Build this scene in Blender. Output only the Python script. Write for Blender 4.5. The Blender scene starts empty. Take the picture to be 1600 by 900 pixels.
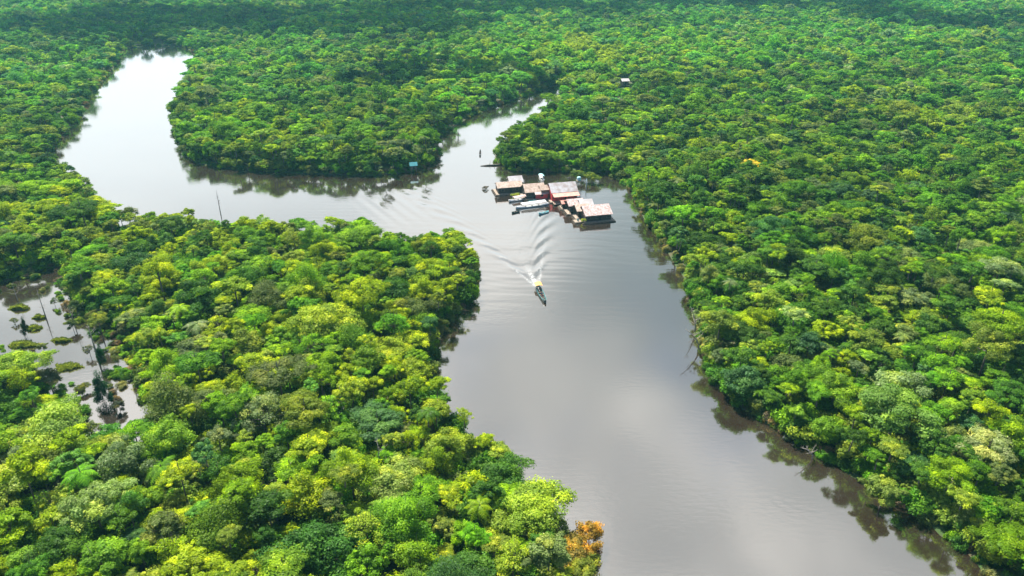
import bpy, bmesh, math, random
import numpy as np
from mathutils import Vector, Matrix
R = math.radians
rng = np.random.default_rng(7)
random.seed(7)
scn = bpy.context.scene
COL = scn.collection

# ------------------------------------------------------------------ camera
CAM_H, PITCH, FPX = 100.0, 27.0, 1142.0
cd = bpy.data.cameras.new('camera'); cam = bpy.data.objects.new('camera', cd); COL.objects.link(cam)
cam.location = (0, 0, CAM_H); cam.rotation_euler = (R(90 - PITCH), 0, 0)
cd.sensor_width = 36; cd.lens = 36 * FPX / 1600; cd.clip_start = 1; cd.clip_end = 30000
scn.camera = cam
CT, ST = math.cos(R(PITCH)), math.sin(R(PITCH))

def U(px, py, z=0.0):
    """photo pixel (1600x900) -> world point at height z"""
    a = (px - 800) / FPX; b = (450 - py) / FPX
    d = (a, CT + b * ST, -ST + b * CT)
    t = (z - CAM_H) / d[2]
    return Vector((d[0] * t, d[1] * t, z))

def P(x, y, z):
    """world -> photo pixel, depth (arrays)"""
    dz = z - CAM_H
    zc = y * CT - dz * ST
    up = y * ST + dz * CT
    return 800 + FPX * x / zc, 450 - FPX * up / zc, zc

# ------------------------------------------------------------------ light
SUN_EL, SUN_AZ = 56.0, math.atan2(-0.55, 0.84)      # azimuth measured from +Y towards +X
sdir = Vector((math.sin(SUN_AZ) * math.cos(R(SUN_EL)), math.cos(SUN_AZ) * math.cos(R(SUN_EL)), math.sin(R(SUN_EL))))
sl = bpy.data.lights.new('sun', 'SUN'); sl.energy = 5.0; sl.angle = R(0.5); sl.color = (1.0, 0.95, 0.85)
so = bpy.data.objects.new('sun', sl); COL.objects.link(so)
so.rotation_euler = sdir.to_track_quat('Z', 'Y').to_euler(); so.location = (0, 0, 300)

scn.view_settings.view_transform = 'Standard'; scn.view_settings.look = 'None'
scn.view_settings.exposure = 1.22; scn.view_settings.gamma = 1.0; scn.view_settings.use_curve_mapping = False
scn.cycles.max_bounces = 6; scn.cycles.diffuse_bounces = 3; scn.cycles.glossy_bounces = 2
scn.cycles.transmission_bounces = 3; scn.cycles.transparent_max_bounces = 4; scn.cycles.volume_bounces = 0
scn.cycles.caustics_reflective = False; scn.cycles.caustics_refractive = False
scn.cycles.use_denoising = True

def N(nt, t, **kw):
    n = nt.nodes.new(t)
    for k, v in kw.items(): setattr(n, k, v)
    return n
def lk(nt, a, b): nt.links.new(a, b)
def mathn(nt, op, a, b=None, clamp=False):
    n = nt.nodes.new('ShaderNodeMath'); n.operation = op; n.use_clamp = clamp
    for i, v in enumerate((a, b)):
        if v is None: continue
        if isinstance(v, (int, float)): n.inputs[i].default_value = v
        else: nt.links.new(v, n.inputs[i])
    return n.outputs[0]
def maprange(nt, v, a, b, c=0.0, d=1.0, smooth=True):
    n = nt.nodes.new('ShaderNodeMapRange'); n.interpolation_type = 'SMOOTHSTEP' if smooth else 'LINEAR'
    nt.links.new(v, n.inputs[0])
    for i, x in enumerate((a, b, c, d)): n.inputs[i + 1].default_value = x
    return n.outputs[0]
def mixc(nt, f, a, b, blend='MIX'):
    n = nt.nodes.new('ShaderNodeMix'); n.data_type = 'RGBA'; n.blend_type = blend
    for s, v in ((n.inputs[0], f), (n.inputs[6], a), (n.inputs[7], b)):
        if hasattr(v, 'is_linked'): nt.links.new(v, s)
        elif isinstance(v, (int, float)): s.default_value = v
        else: s.default_value = tuple(v) + ((1,) if len(v) == 3 else ())
    return n.outputs[2]

w = bpy.data.worlds.new('World'); scn.world = w; w.use_nodes = True
nt = w.node_tree; nt.nodes.clear()
out = N(nt, 'ShaderNodeOutputWorld'); bg = N(nt, 'ShaderNodeBackground'); bg.inputs[1].default_value = 0.08
sky = N(nt, 'ShaderNodeTexSky', sky_type='NISHITA', sun_disc=False, sun_elevation=R(SUN_EL), sun_rotation=SUN_AZ, altitude=100)
tc = N(nt, 'ShaderNodeTexCoord'); sep = N(nt, 'ShaderNodeSeparateXYZ'); lk(nt, tc.outputs['Generated'], sep.inputs[0])
zz = mathn(nt, 'ADD', mathn(nt, 'MAXIMUM', sep.outputs[2], 0.0), 0.22)
cx = mathn(nt, 'DIVIDE', sep.outputs[0], zz); cy = mathn(nt, 'DIVIDE', sep.outputs[1], zz)
cv = N(nt, 'ShaderNodeCombineXYZ'); lk(nt, cx, cv.inputs[0]); lk(nt, cy, cv.inputs[1])
n1 = N(nt, 'ShaderNodeTexNoise'); n1.inputs['Scale'].default_value = 1.5; n1.inputs['Detail'].default_value = 5; n1.inputs['Roughness'].default_value = .5
mp = N(nt, 'ShaderNodeMapping'); mp.inputs['Location'].default_value = (3.1, 1.7, 0.4); lk(nt, cv.outputs[0], mp.inputs[0]); lk(nt, mp.outputs[0], n1.inputs['Vector'])
n2 = N(nt, 'ShaderNodeTexNoise'); n2.inputs['Scale'].default_value = 2.4; n2.inputs['Detail'].default_value = 5
mp2 = N(nt, 'ShaderNodeMapping'); mp2.inputs['Location'].default_value = (-2.3, 5.2, 1.4); lk(nt, cv.outputs[0], mp2.inputs[0]); lk(nt, mp2.outputs[0], n2.inputs['Vector'])
cover = maprange(nt, n1.outputs[0], 0.20, 0.42)
low = maprange(nt, sep.outputs[2], 0.46, 0.27)                 # cloud banks close up towards the horizon
cover = mathn(nt, 'MAXIMUM', cover, low)
shade = maprange(nt, n2.outputs[0], 0.39, 0.60)
shade = mathn(nt, 'ADD', mathn(nt, 'MULTIPLY', shade, .95), maprange(nt, sep.outputs[2], .5, .72, 0, .12), True)
cc = mixc(nt, shade, (4.1, 4.3, 4.4), (8.9, 8.6, 8.2))
def spot(az, el, r0, r1):        # one darker cloud base: direction, inner and outer angular radius
    v = N(nt, 'ShaderNodeVectorMath', operation='DOT_PRODUCT'); lk(nt, tc.outputs['Generated'], v.inputs[0])
    v.inputs[1].default_value = (math.sin(R(az)) * math.cos(R(el)), math.cos(R(az)) * math.cos(R(el)), math.sin(R(el)))
    a = mathn(nt, 'ADD', mathn(nt, 'ARCCOSINE', v.outputs['Value']), mathn(nt, 'MULTIPLY', mathn(nt, 'SUBTRACT', n1.outputs[0], .5), .35))
    return maprange(nt, a, R(r0), R(r1), 1, 0)
cc = mixc(nt, low, cc, (7.6, 7.9, 8.1))
cc = mixc(nt, mathn(nt, 'MULTIPLY', spot(14, 24, 2, 13), .85), cc, (2.1, 2.7, 3.0))
cc = mixc(nt, mathn(nt, 'MULTIPLY', spot(4, 33, 1, 9), .6), cc, (3.4, 3.6, 3.7))
cc = mixc(nt, maprange(nt, sep.outputs[2], .22, .08), cc, (6.7, 7.15, 7.6))
front = mathn(nt, 'MULTIPLY', maprange(nt, sep.outputs[1], -.15, .30), maprange(nt, sep.outputs[2], .88, .74))   # the cloud field fills the sky ahead, overhead and behind are clear
cover = mathn(nt, 'MULTIPLY', cover, front)
skc = mixc(nt, cover, mixc(nt, 1.0, sky.outputs[0], (0.9, 0.95, 1.0), 'MULTIPLY'), cc)
lk(nt, skc, bg.inputs[0]); lk(nt, bg.outputs[0], out.inputs[0])

# ------------------------------------------------------------------ helpers
def tag(o, label=None, cat=None, group=None, kind=None):
    if label: o['label'] = label
    if cat: o['category'] = cat
    if group: o['group'] = group
    if kind: o['kind'] = kind
    return o
def empty(name, loc, rz=0.0, sc=None):
    o = bpy.data.objects.new(name, None); COL.objects.link(o); o.location = loc; o.rotation_euler = (0, 0, rz)
    o.empty_display_size = .5
    if sc is not None: o.scale = sc
    return o
def link(name, me, parent=None, mats=()):
    for m in mats: me.materials.append(m)
    o = bpy.data.objects.new(name, me); COL.objects.link(o)
    if parent: o.parent = parent
    return o
def mesh_np(name, V, F, attrs=None, smooth=False):
    """V (n,3), F (m,k) int array"""
    me = bpy.data.meshes.new(name)
    V = np.asarray(V, np.float32); F = np.asarray(F, np.int32)
    m, k = F.shape
    me.vertices.add(len(V)); me.vertices.foreach_set('co', V.ravel())
    me.loops.add(m * k); me.loops.foreach_set('vertex_index', F.ravel())
    me.polygons.add(m); me.polygons.foreach_set('loop_start', np.arange(m, dtype=np.int32) * k)
    me.polygons.foreach_set('loop_total', np.full(m, k, np.int32))
    if smooth: me.polygons.foreach_set('use_smooth', np.ones(m, bool))
    for nm, (dom, arr) in (attrs or {}).items():
        arr = np.asarray(arr, np.float32)
        if arr.ndim == 1:
            a = me.attributes.new(nm, 'FLOAT', dom); a.data.foreach_set('value', arr)
        else:
            a = me.attributes.new(nm, 'FLOAT_VECTOR', dom); a.data.foreach_set('vector', arr.ravel())
    me.update(calc_edges=True)
    return me

class MB:
    """collects simple solids and links them as one mesh object"""
    def __init__(s): s.bm = bmesh.new()
    def box(s, c, size, rot=(0, 0, 0), bev=0.0):
        M = Matrix.Translation(c) @ Matrix.Rotation(rot[2], 4, 'Z') @ Matrix.Rotation(rot[1], 4, 'Y') @ Matrix.Rotation(rot[0], 4, 'X') @ Matrix.Diagonal((size[0], size[1], size[2], 1))
        g = bmesh.ops.create_cube(s.bm, size=1, matrix=M)
        if bev: bmesh.ops.bevel(s.bm, geom=list({e for v in g['verts'] for e in v.link_edges}), offset=bev, segments=2, affect='EDGES')
        return s
    def tube(s, pts, rad, n=7):
        pts = [Vector(p) for p in pts]
        if not hasattr(rad, '__len__'): rad = [rad] * len(pts)
        rings = []
        for i, p in enumerate(pts):
            d = (pts[min(i + 1, len(pts) - 1)] - pts[max(i - 1, 0)]).normalized()
            a = d.orthogonal().normalized() if i == 0 else (rings_a - d * rings_a.dot(d)).normalized()
            rings_a = a; b = d.cross(a)
            rings.append([s.bm.verts.new(p + (a * math.cos(t) + b * math.sin(t)) * rad[i]) for t in [2 * math.pi * k / n for k in range(n)]])
        for i in range(len(rings) - 1):
            for k in range(n):
                s.bm.faces.new((rings[i][k], rings[i][(k + 1) % n], rings[i + 1][(k + 1) % n], rings[i + 1][k]))
        s.bm.faces.new(rings[0][::-1]); s.bm.faces.new(rings[-1])
        return s
    def poly(s, pts, faces):
        v = [s.bm.verts.new(p) for p in pts]
        for f in faces: s.bm.faces.new([v[i] for i in f])
        return s
    def build(s, name, mat, parent=None, smooth=False):
        bmesh.ops.recalc_face_normals(s.bm, faces=s.bm.faces)
        me = bpy.data.meshes.new(name); s.bm.to_mesh(me); s.bm.free()
        if smooth:
            for p in me.polygons: p.use_smooth = True
        return link(name, me, parent, [mat])

# ------------------------------------------------------------------ materials
def new_mat(name):
    m = bpy.data.materials.new(name); m.use_nodes = True; nt = m.node_tree; nt.nodes.clear()
    return m, nt, N(nt, 'ShaderNodeOutputMaterial')

def simple_mat(name, c1, c2=None, rough=0.7, scale=3.0, metal=0.0, detail=4, wave=0.0, bump=0.15):
    m, nt, o = new_mat(name)
    b = N(nt, 'ShaderNodeBsdfPrincipled'); b.inputs['Roughness'].default_value = rough; b.inputs['Metallic'].default_value = metal
    tc = N(nt, 'ShaderNodeTexCoord')
    n = N(nt, 'ShaderNodeTexNoise'); n.inputs['Scale'].default_value = scale; n.inputs['Detail'].default_value = detail
    lk(nt, tc.outputs['Object'], n.inputs['Vector'])
    c2 = c2 or tuple(x * .7 for x in c1)
    lk(nt, mixc(nt, maprange(nt, n.outputs[0], .35, .65), c1, c2), b.inputs['Base Color'])
    bp = N(nt, 'ShaderNodeBump'); bp.inputs['Strength'].default_value = bump; bp.inputs['Distance'].default_value = 0.03
    if wave:
        wv = N(nt, 'ShaderNodeTexWave', wave_type='BANDS', bands_direction='X'); wv.inputs['Scale'].default_value = wave
        lk(nt, tc.outputs['Object'], wv.inputs['Vector']); lk(nt, wv.outputs[1], bp.inputs['Height']); bp.inputs['Strength'].default_value = .6
    else: lk(nt, n.outputs[0], bp.inputs['Height'])
    lk(nt, bp.outputs[0], b.inputs['Normal']); lk(nt, b.outputs[0], o.inputs[0])
    return m

def leaf_mat(name, fixed=None, transl=0.38):
    m, nt, o = new_mat(name)
    if fixed is None:
        a = N(nt, 'ShaderNodeAttribute', attribute_type='INSTANCER', attribute_name='tint'); base = a.outputs['Color']
    else:
        r = N(nt, 'ShaderNodeRGB'); r.outputs[0].default_value = tuple(fixed) + (1,); base = r.outputs[0]
    v = N(nt, 'ShaderNodeAttribute', attribute_type='GEOMETRY', attribute_name='leafv')
    l = N(nt, 'ShaderNodeAttribute', attribute_type='GEOMETRY', attribute_name='lobev')
    f = mathn(nt, 'ADD', mathn(nt, 'MULTIPLY', v.outputs['Fac'], 0.36), mathn(nt, 'MULTIPLY', l.outputs['Fac'], 0.60))
    f = mathn(nt, 'ADD', f, 0.52)
    cmb = N(nt, 'ShaderNodeCombineColor'); [lk(nt, f, cmb.inputs[i]) for i in range(3)]
    c = mixc(nt, 1.0, base, cmb.outputs[0], 'MULTIPLY')
    c = mixc(nt, maprange(nt, l.outputs['Fac'], .55, 1.0, 0, .8), c, mixc(nt, 1.0, c, (1.55, 1.22, 0.7), 'MULTIPLY'))
    c = mixc(nt, maprange(nt, v.outputs['Fac'], .80, .95, 0, .6), c, mixc(nt, 1.0, c, (1.9, 1.45, 2.2), 'MULTIPLY'))
    d = N(nt, 'ShaderNodeBsdfDiffuse'); t = N(nt, 'ShaderNodeBsdfTranslucent'); g = N(nt, 'ShaderNodeBsdfGlossy'); g.inputs['Roughness'].default_value = .45
    lk(nt, c, d.inputs[0]); lk(nt, mixc(nt, 1.0, c, (1.30, 1.40, 0.35), 'MULTIPLY'), t.inputs[0])
    m1 = N(nt, 'ShaderNodeMixShader'); m1.inputs[0].default_value = transl; lk(nt, d.outputs[0], m1.inputs[1]); lk(nt, t.outputs[0], m1.inputs[2])
    m2 = N(nt, 'ShaderNodeMixShader'); m2.inputs[0].default_value = .006; lk(nt, m1.outputs[0], m2.inputs[1]); lk(nt, g.outputs[0], m2.inputs[2])
    lk(nt, m2.outputs[0], o.inputs[0])
    return m
M_LEAF = leaf_mat('leaf')
M_BARK = simple_mat('bark', (0.20, 0.17, 0.13), (0.09, 0.075, 0.055), .9, 2.0, bump=.5)
M_DEAD = simple_mat('dead_wood', (0.46, 0.42, 0.36), (0.25, 0.21, 0.17), .9, 3.0, bump=.5)

# ------------------------------------------------------------------ the river's outline, read off the photo
# (px, py, height the visible edge stands at): near banks are seen over their tree tops
river_px = [
 (196,77,0),(235,71,0),(285,73,0),(310,86,0),(294,118,0),(276,150,0),(266,185,0),(272,215,0),(284,243,0),(308,256,0),(345,264,0),
 (420,270,0),(500,273,0),(580,275,0),(640,270,0),(678,256,0),(690,240,0),(676,222,0),(700,205,0),(735,183,0),(785,163,0),(830,148,0),
 (870,132,0),(880,136,4),(852,156,8),(815,180,9),(792,200,8),(778,222,5),(774,250,1),(800,268,0),(845,270,0),(900,268,0),(948,272,0),(985,296,0),
 (1003,335,0),(1032,380,0),(1058,418,0),(1078,452,0),(1080,490,0),(1094,545,0),(1104,585,0),(1135,622,0),(1185,657,0),(1245,692,0),
 (1296,722,0),(1345,758,0),(1425,802,0),(1505,862,0),(1545,905,0),(1640,985,0),(1830,1130,0),
 (920,1130,7),(905,985,8),(893,900,8),(888,850,8),(868,808,9),(866,770,9),(850,742,9),(806,708,9),(800,680,9),(745,652,7),(702,632,6),(690,592,7),(673,560,8),
 (682,500,7),(704,466,7),(742,430,7),(748,398,7),(742,368,9),(716,344,10),(680,342,10),(640,356,9),(600,344,10),(578,325,10),(540,324,10),(500,334,10),
 (440,328,10),(375,324,10),(335,330,9),(318,316,10),(270,314,10),(228,317,10),(185,318,10),(158,300,9),(132,270,8),(98,252,7),(70,240,4),
 (92,213,1),(122,190,0),(134,165,0),(150,140,0),(172,115,0),(188,92,0)]
pond_px = [(-120,470,0),(-40,452,0),(10,440,0),(55,424,0),(96,422,0),(108,452,0),(122,482,0),(168,500,0),(200,520,1),(212,548,2),(208,585,3),(232,632,4),(225,664,5),
 (165,672,5),(112,660,5),(82,618,5),(50,575,5),(0,552,5),(-120,575,5)]
pond2_px = [(622,366,2),(650,357,2),(672,370,2),(660,386,3),(628,384,3)]
pond3_px = [(1395,150,0),(1420,147,0),(1445,149,0),(1452,153,1),(1425,155,1),(1398,154,1)]
POLYS = [np.array([tuple(U(*p))[:2] for p in q]) for q in (river_px, pond_px, pond2_px)]

def sdist(x, y):
    """signed distance to water: + on land, - in water"""
    x = np.asarray(x, float).ravel(); y = np.asarray(y, float).ravel()
    best = np.full(x.shape, 1e9); ins = np.zeros(x.shape, bool)
    for Q in POLYS:
        n = len(Q); io = np.zeros(x.shape, bool)
        for i in range(n):
            ax, ay = Q[i]; bx, by = Q[(i + 1) % n]
            dx, dy = bx - ax, by - ay
            t = np.clip(((x - ax) * dx + (y - ay) * dy) / (dx * dx + dy * dy + 1e-9), 0, 1)
            best = np.minimum(best, np.hypot(x - ax - t * dx, y - ay - t * dy))
            if ay != by:
                c = ((ay > y) != (by > y)) & (x < (bx - ax) * (y - ay) / (by - ay) + ax)
                io ^= c
        ins |= io
    return np.where(ins, -best, best)

def vnoise(x, y, s, seed):
    """smooth value noise 0..1"""
    x = np.asarray(x) / s; y = np.asarray(y) / s
    xi = np.floor(x).astype(np.int64); yi = np.floor(y).astype(np.int64); fx = x - xi; fy = y - yi
    fx = fx * fx * (3 - 2 * fx); fy = fy * fy * (3 - 2 * fy)
    def h(a, b):
        k = (a * 374761393 + b * 668265263 + seed * 974634777) & 0xffffffff
        k = ((k ^ (k >> 13)) * 1274126177) & 0xffffffff
        return ((k ^ (k >> 16)) & 0xffff) / 65535.0
    return (h(xi, yi) * (1 - fx) + h(xi + 1, yi) * fx) * (1 - fy) + (h(xi, yi + 1) * (1 - fx) + h(xi + 1, yi + 1) * fx) * fy

# ------------------------------------------------------------------ ground (one sheet to the horizon)
def axis(segs):
    out = []
    for a, b, st in segs:
        n = max(1, int(round((b - a) / st))); out += list(np.linspace(a, b, n, endpoint=False))
    out.append(segs[-1][1]); return np.array(out)
def grid(xs, ys, zf):
    X, Y = np.meshgrid(xs, ys); nx, ny = len(xs), len(ys)
    V = np.stack([X.ravel(), Y.ravel(), zf(X.ravel(), Y.ravel())], 1)
    i = np.arange(nx - 1)[None, :] + np.arange(ny - 1)[:, None] * nx
    F = np.stack([i, i + 1, i + 1 + nx, i + nx], -1).reshape(-1, 4)
    return V, F
def land_z(x, y):
    d = sdist(x, y); n = vnoise(x, y, 9, 3) * .5 + vnoise(x, y, 31, 4) * .5
    z = np.where(d > 0, 0.12 + np.minimum(d, 8) * .08 + n * .35 * np.minimum(d / 4, 1), np.maximum(d * .35, -2.5))
    return z
xs = axis([(-12000, -2000, 2500), (-2000, -760, 120), (-760, 700, 3.6), (700, 2000, 120), (2000, 12000, 2500)])
ys = axis([(-6000, -200, 1200), (-200, 30, 60), (30, 360, 2.6), (360, 1300, 5), (1300, 3000, 170), (3000, 14000, 2200)])
V, F = grid(xs, ys, land_z)
mg, nt, o = new_mat('forest_floor')
b = N(nt, 'ShaderNodeBsdfPrincipled'); b.inputs['Roughness'].default_value = .95
g = N(nt, 'ShaderNodeNewGeometry'); n = N(nt, 'ShaderNodeTexNoise'); n.inputs['Scale'].default_value = .35; n.inputs['Detail'].default_value = 6
lk(nt, g.outputs['Position'], n.inputs['Vector'])
lk(nt, mixc(nt, maprange(nt, n.outputs[0], .4, .62), (0.035, 0.075, 0.015), (0.075, 0.065, 0.03)), b.inputs['Base Color']); lk(nt, b.outputs[0], o.inputs[0])
tag(link('ground', mesh_np('ground', V, F, smooth=True), None, [mg]), kind='structure')

# ------------------------------------------------------------------ river water with the boats' wakes as real waves
boat_stern = U(838, 445, 0); boat_bow = U(852, 472, 0)
bdir = (boat_bow - boat_stern).normalized()
def wake(x, y):
    sx = (x - boat_stern.x) * -bdir.x + (y - boat_stern.y) * -bdir.y      # distance behind the stern
    tx = (x - boat_stern.x) * -bdir.y + (y - boat_stern.y) * bdir.x       # sideways
    z = np.zeros_like(x); k0 = 9.81 / 4.2 ** 2
    th = np.linspace(R(-72), R(72), 150)
    for t in th:
        c = math.cos(t); k = k0 / c ** 2
        if 2 * math.pi / k < 1.5: continue
        wgt = (0.15 + 1.5 * abs(math.sin(t)) ** 1.5) * math.exp(-(math.pi / k < 1.2) * .5)
        z += wgt * np.cos(k * (sx * c + tx * math.sin(t)) + 0.6)
    z /= len(th)
    r = np.sqrt(sx ** 2 + tx ** 2) + 1
    ang = np.abs(np.arctan2(tx, sx))
    m = np.clip((R(27) - ang) / R(8), 0, 1) * np.clip(sx / 2, 0, 1) * np.exp(-np.maximum(sx, 0) / 65) * np.clip((110 - sx) / 30, 0, 1)
    h = z * m * 0.26 * np.sqrt(r / 10)
    # prop wash
    ww = 0.9 + sx * .06
    wash = np.exp(-(tx / ww) ** 2) * (sx > 0) * np.exp(-np.maximum(sx, 0) / 45)
    h += wash * .05 * np.sin(x * 3.1 + np.sin(y * 2.3) * 2) * np.sin(y * 2.7 + np.sin(x * 1.9) * 2)
    foam = np.clip(np.exp(-(tx / (.45 + np.maximum(sx, 0) * .05)) ** 2) * np.exp(-np.maximum(sx, 0) / 5.0) * (sx > -1) * 1.3, 0, 1)
    foam = np.maximum(foam, .55 * np.exp(-((np.abs(tx) - (.7 + sx * .31)) / .38) ** 2) * (sx > -6) * np.exp(-np.abs(sx) / 16) * (.35 + .65 * vnoise(x, y, 1.6, 12)))
    crest = np.clip((h - .045) / .06, 0, 1) * m * (np.abs(tx) > 2) * np.clip(sx / 6, 0, 1) * (.3 + .7 * vnoise(x, y, 1.2, 19))
    foam = np.maximum(foam, .42 * crest * np.where(tx * np.sign(-bdir.y) > 0, 1.0, 1.0))
    return h, foam
wl_a, wl_b = U(585, 300), U(655, 345)
def old_wake(x, y):
    dx, dy = (wl_b.x - wl_a.x), (wl_b.y - wl_a.y); L = math.hypot(dx, dy); dx /= L; dy /= L
    s = (x - wl_a.x) * dx + (y - wl_a.y) * dy; t = -(x - wl_a.x) * dy + (y - wl_a.y) * dx
    m = np.exp(-((s - L * .55) / (L * .5)) ** 4) * np.exp(-((t - 2) / 13) ** 4)
    return .032 * m * np.cos(2 * math.pi * (t + s * .05) / 4.6) + .0
def swell(x, y):
    # long faint ripples running across the channel
    lo = np.clip((y - 168) / 25, 0, 1)
    return lo * .012 * np.sin(y * .95 + 1.7 * vnoise(x, y, 22, 9) * 6) * vnoise(x, y, 35, 5) + lo * .005 * np.sin(y * 1.9 + x * .2 + vnoise(x, y, 9, 2) * 6)
def water_z(x, y):
    h, _ = wake(x, y); near = (y > 120) & (y < 300) & (x > -75) & (x < 75)
    return np.where(near, h + old_wake(x, y) + swell(x, y) * np.clip((300 - y) / 60, 0, 1) * np.clip((y - 120) / 30, 0, 1), 0.0)
xs = axis([(-700, -75, 60), (-75, 75, .55), (75, 520, 60)])
ys = axis([(20, 120, 20), (120, 300, .55), (300, 1150, 80)])
V, F = grid(xs, ys, water_z)
fo = wake(V[:, 0], V[:, 1])[1] * (np.abs(V[:, 0]) < 75)
mw, nt, o = new_mat('river_water')
g = N(nt, 'ShaderNodeNewGeometry')
nz = N(nt, 'ShaderNodeTexNoise'); nz.inputs['Scale'].default_value = .02; nz.inputs['Detail'].default_value = 3; lk(nt, g.outputs['Position'], nz.inputs['Vector'])
mpn = N(nt, 'ShaderNodeMapping'); mpn.inputs['Scale'].default_value = (.5, 1.2, 1); lk(nt, g.outputs['Position'], mpn.inputs[0])
nr = N(nt, 'ShaderNodeTexNoise'); nr.inputs['Scale'].default_value = .9; nr.inputs['Detail'].default_value = 3; lk(nt, mpn.outputs[0], nr.inputs['Vector'])
nw = N(nt, 'ShaderNodeTexNoise'); nw.inputs['Scale'].default_value = .022; nw.inputs['Detail'].default_value = 5; lk(nt, mpn.outputs[0], nw.inputs['Vector'])
bp = N(nt, 'ShaderNodeBump'); lk(nt, maprange(nt, nw.outputs[0], .40, .62, .12, .85), bp.inputs['Strength']); bp.inputs['Distance'].default_value = .03; lk(nt, nr.outputs[0], bp.inputs['Height'])
dif = N(nt, 'ShaderNodeBsdfDiffuse'); lk(nt, mixc(nt, maprange(nt, nz.outputs[0], .4, .6), (0.026, 0.018, 0.012), (0.034, 0.026, 0.018)), dif.inputs[0])
gl = N(nt, 'ShaderNodeBsdfGlossy'); gl.inputs['Roughness'].default_value = .075; gl.inputs[0].default_value = (1, 1, 1, 1); lk(nt, bp.outputs[0], gl.inputs['Normal'])
fr = N(nt, 'ShaderNodeFresnel'); fr.inputs[0].default_value = 2.6; lk(nt, bp.outputs[0], fr.inputs['Normal'])
fac = mathn(nt, 'MULTIPLY', fr.outputs[0], 1.85, True)
mx = N(nt, 'ShaderNodeMixShader'); lk(nt, fac, mx.inputs[0]); lk(nt, dif.outputs[0], mx.inputs[1]); lk(nt, gl.outputs[0], mx.inputs[2])
fa = N(nt, 'ShaderNodeAttribute', attribute_type='GEOMETRY', attribute_name='foam')
nf = N(nt, 'ShaderNodeTexNoise'); nf.inputs['Scale'].default_value = 1.6; nf.inputs['Detail'].default_value = 5; lk(nt, g.outputs['Position'], nf.inputs['Vector'])
ff = mathn(nt, 'MULTIPLY', fa.outputs['Fac'], maprange(nt, nf.outputs[0], .38, .6), True)
fd = N(nt, 'ShaderNodeBsdfDiffuse'); fd.inputs[0].default_value = (.8, .82, .82, 1)
m3 = N(nt, 'ShaderNodeMixShader'); lk(nt, ff, m3.inputs[0]); lk(nt, mx.outputs[0], m3.inputs[1]); lk(nt, fd.outputs[0], m3.inputs[2])
lk(nt, m3.outputs[0], o.inputs[0])
tag(link('river_water', mesh_np('river_water', V, F, {'foam': ('POINT', fo)}, smooth=True), None, [mw]), kind='structure')

# ------------------------------------------------------------------ tree forms
def crown_arrays(seed, form, nleaf, ls):
    """a crown of unit-ish size: radius ~1 m, base of crown at z=0; returns verts, quads, leafv, lobev, lobe centres"""
    r = np.random.default_rng(seed)
    if form == 'dome':      nl, hz, lr, fl = 26, .66, (.18, .38), .62
    elif form == 'umbrella':nl, hz, lr, fl = 24, .36, (.18, .36), .50
    elif form == 'tall':    nl, hz, lr, fl = 24, 1.35, (.28, .42), .85
    elif form == 'ragged':  nl, hz, lr, fl = 20, .80, (.14, .38), .62
    elif form == 'tiered':  nl, hz, lr, fl = 26, .95, (.20, .34), .42
    elif form == 'bush':    nl, hz, lr, fl = 12, .62, (.34, .52), .85
    elif form == 'sparse':  nl, hz, lr, fl = 26, .85, (.16, .30), .70
    elif form == 'feathery':nl, hz, lr, fl = 34, .70, (.14, .26), .65
    c = []
    k = 0
    while len(c) < nl and k < 4000:
        k += 1
        az = r.uniform(0, 2 * math.pi); u = r.uniform(0.0, 1) ** .8
        rad = math.sqrt(max(0, 1 - u * u * .97)) * r.uniform(.55, .84)
        p = np.array([rad * math.cos(az), rad * math.sin(az), hz * u * r.uniform(.75, 1.1)])
        if form == 'ragged': p[:2] *= r.uniform(.6, 1.25); p[2] += r.uniform(-.2, .2)
        if form == 'tiered': p[2] = hz * (round(u * 3) / 3) * 1.0 + r.uniform(-.04, .04)
        if all(np.linalg.norm((p - q) * (1, 1, 1.2)) > .27 for q in c) or k > 2500: c.append(p)
    c = np.array(c); lrad = r.uniform(lr[0], lr[1], len(c))
    az = np.arctan2(c[:, 1], c[:, 0]); q1, q2 = r.uniform(0, 6.28, 2)
    c[:, :2] *= (1 + .30 * np.sin(2 * az + q1) + .20 * np.sin(3 * az + q2))[:, None]
    c[:, 2] += .16 * hz * np.sin(az + q2)
    wts = lrad ** 2; li = r.choice(len(c), nleaf, p=wts / wts.sum())
    d = r.normal(size=(nleaf, 3)); d[:, 2] += .55; d /= np.linalg.norm(d, axis=1)[:, None]
    lan = r.uniform(.65, 1.45, (len(c), 3))
    # lumpy shell on every bough
    fr = 3.2 + r.uniform(0, 2, len(c))
    lump = .86 + .20 * np.sin(d[:, 0] * fr[li] * 1.7 + li) * np.sin(d[:, 1] * fr[li] * 1.9 + 2 * li) + .12 * r.normal(size=nleaf)
    sh = lump * np.where(r.random(nleaf) < .2, r.uniform(.4, .9, nleaf), 1)
    pos = c[li] + d * (lrad[li] * sh)[:, None] * np.array([1, 1, fl]) * lan[li]
    nrm = d * 1.0 + np.array([0, 0, .30]) + r.normal(size=(nleaf, 3)) * .42
    nrm /= np.linalg.norm(nrm, axis=1)[:, None]
    t = np.cross(nrm, r.normal(size=(nleaf, 3))); t /= np.linalg.norm(t, axis=1)[:, None]
    bt = np.cross(nrm, t)
    s = ls * r.uniform(.6, 1.35, nleaf)[:, None]; w_ = s * r.uniform(.45, .75, nleaf)[:, None]
    a = pos - t * s; b_ = pos + bt * w_ - nrm * s * .12; c_ = pos + t * s; d_ = pos - bt * w_ - nrm * s * .12
    Vv = np.stack([a, b_, c_, d_], 1).reshape(-1, 3); Ff = np.arange(nleaf * 4).reshape(-1, 4)
    lobv = r.random(len(c))
    return Vv, Ff, r.random(nleaf), lobv[li], c, lrad, hz

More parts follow.
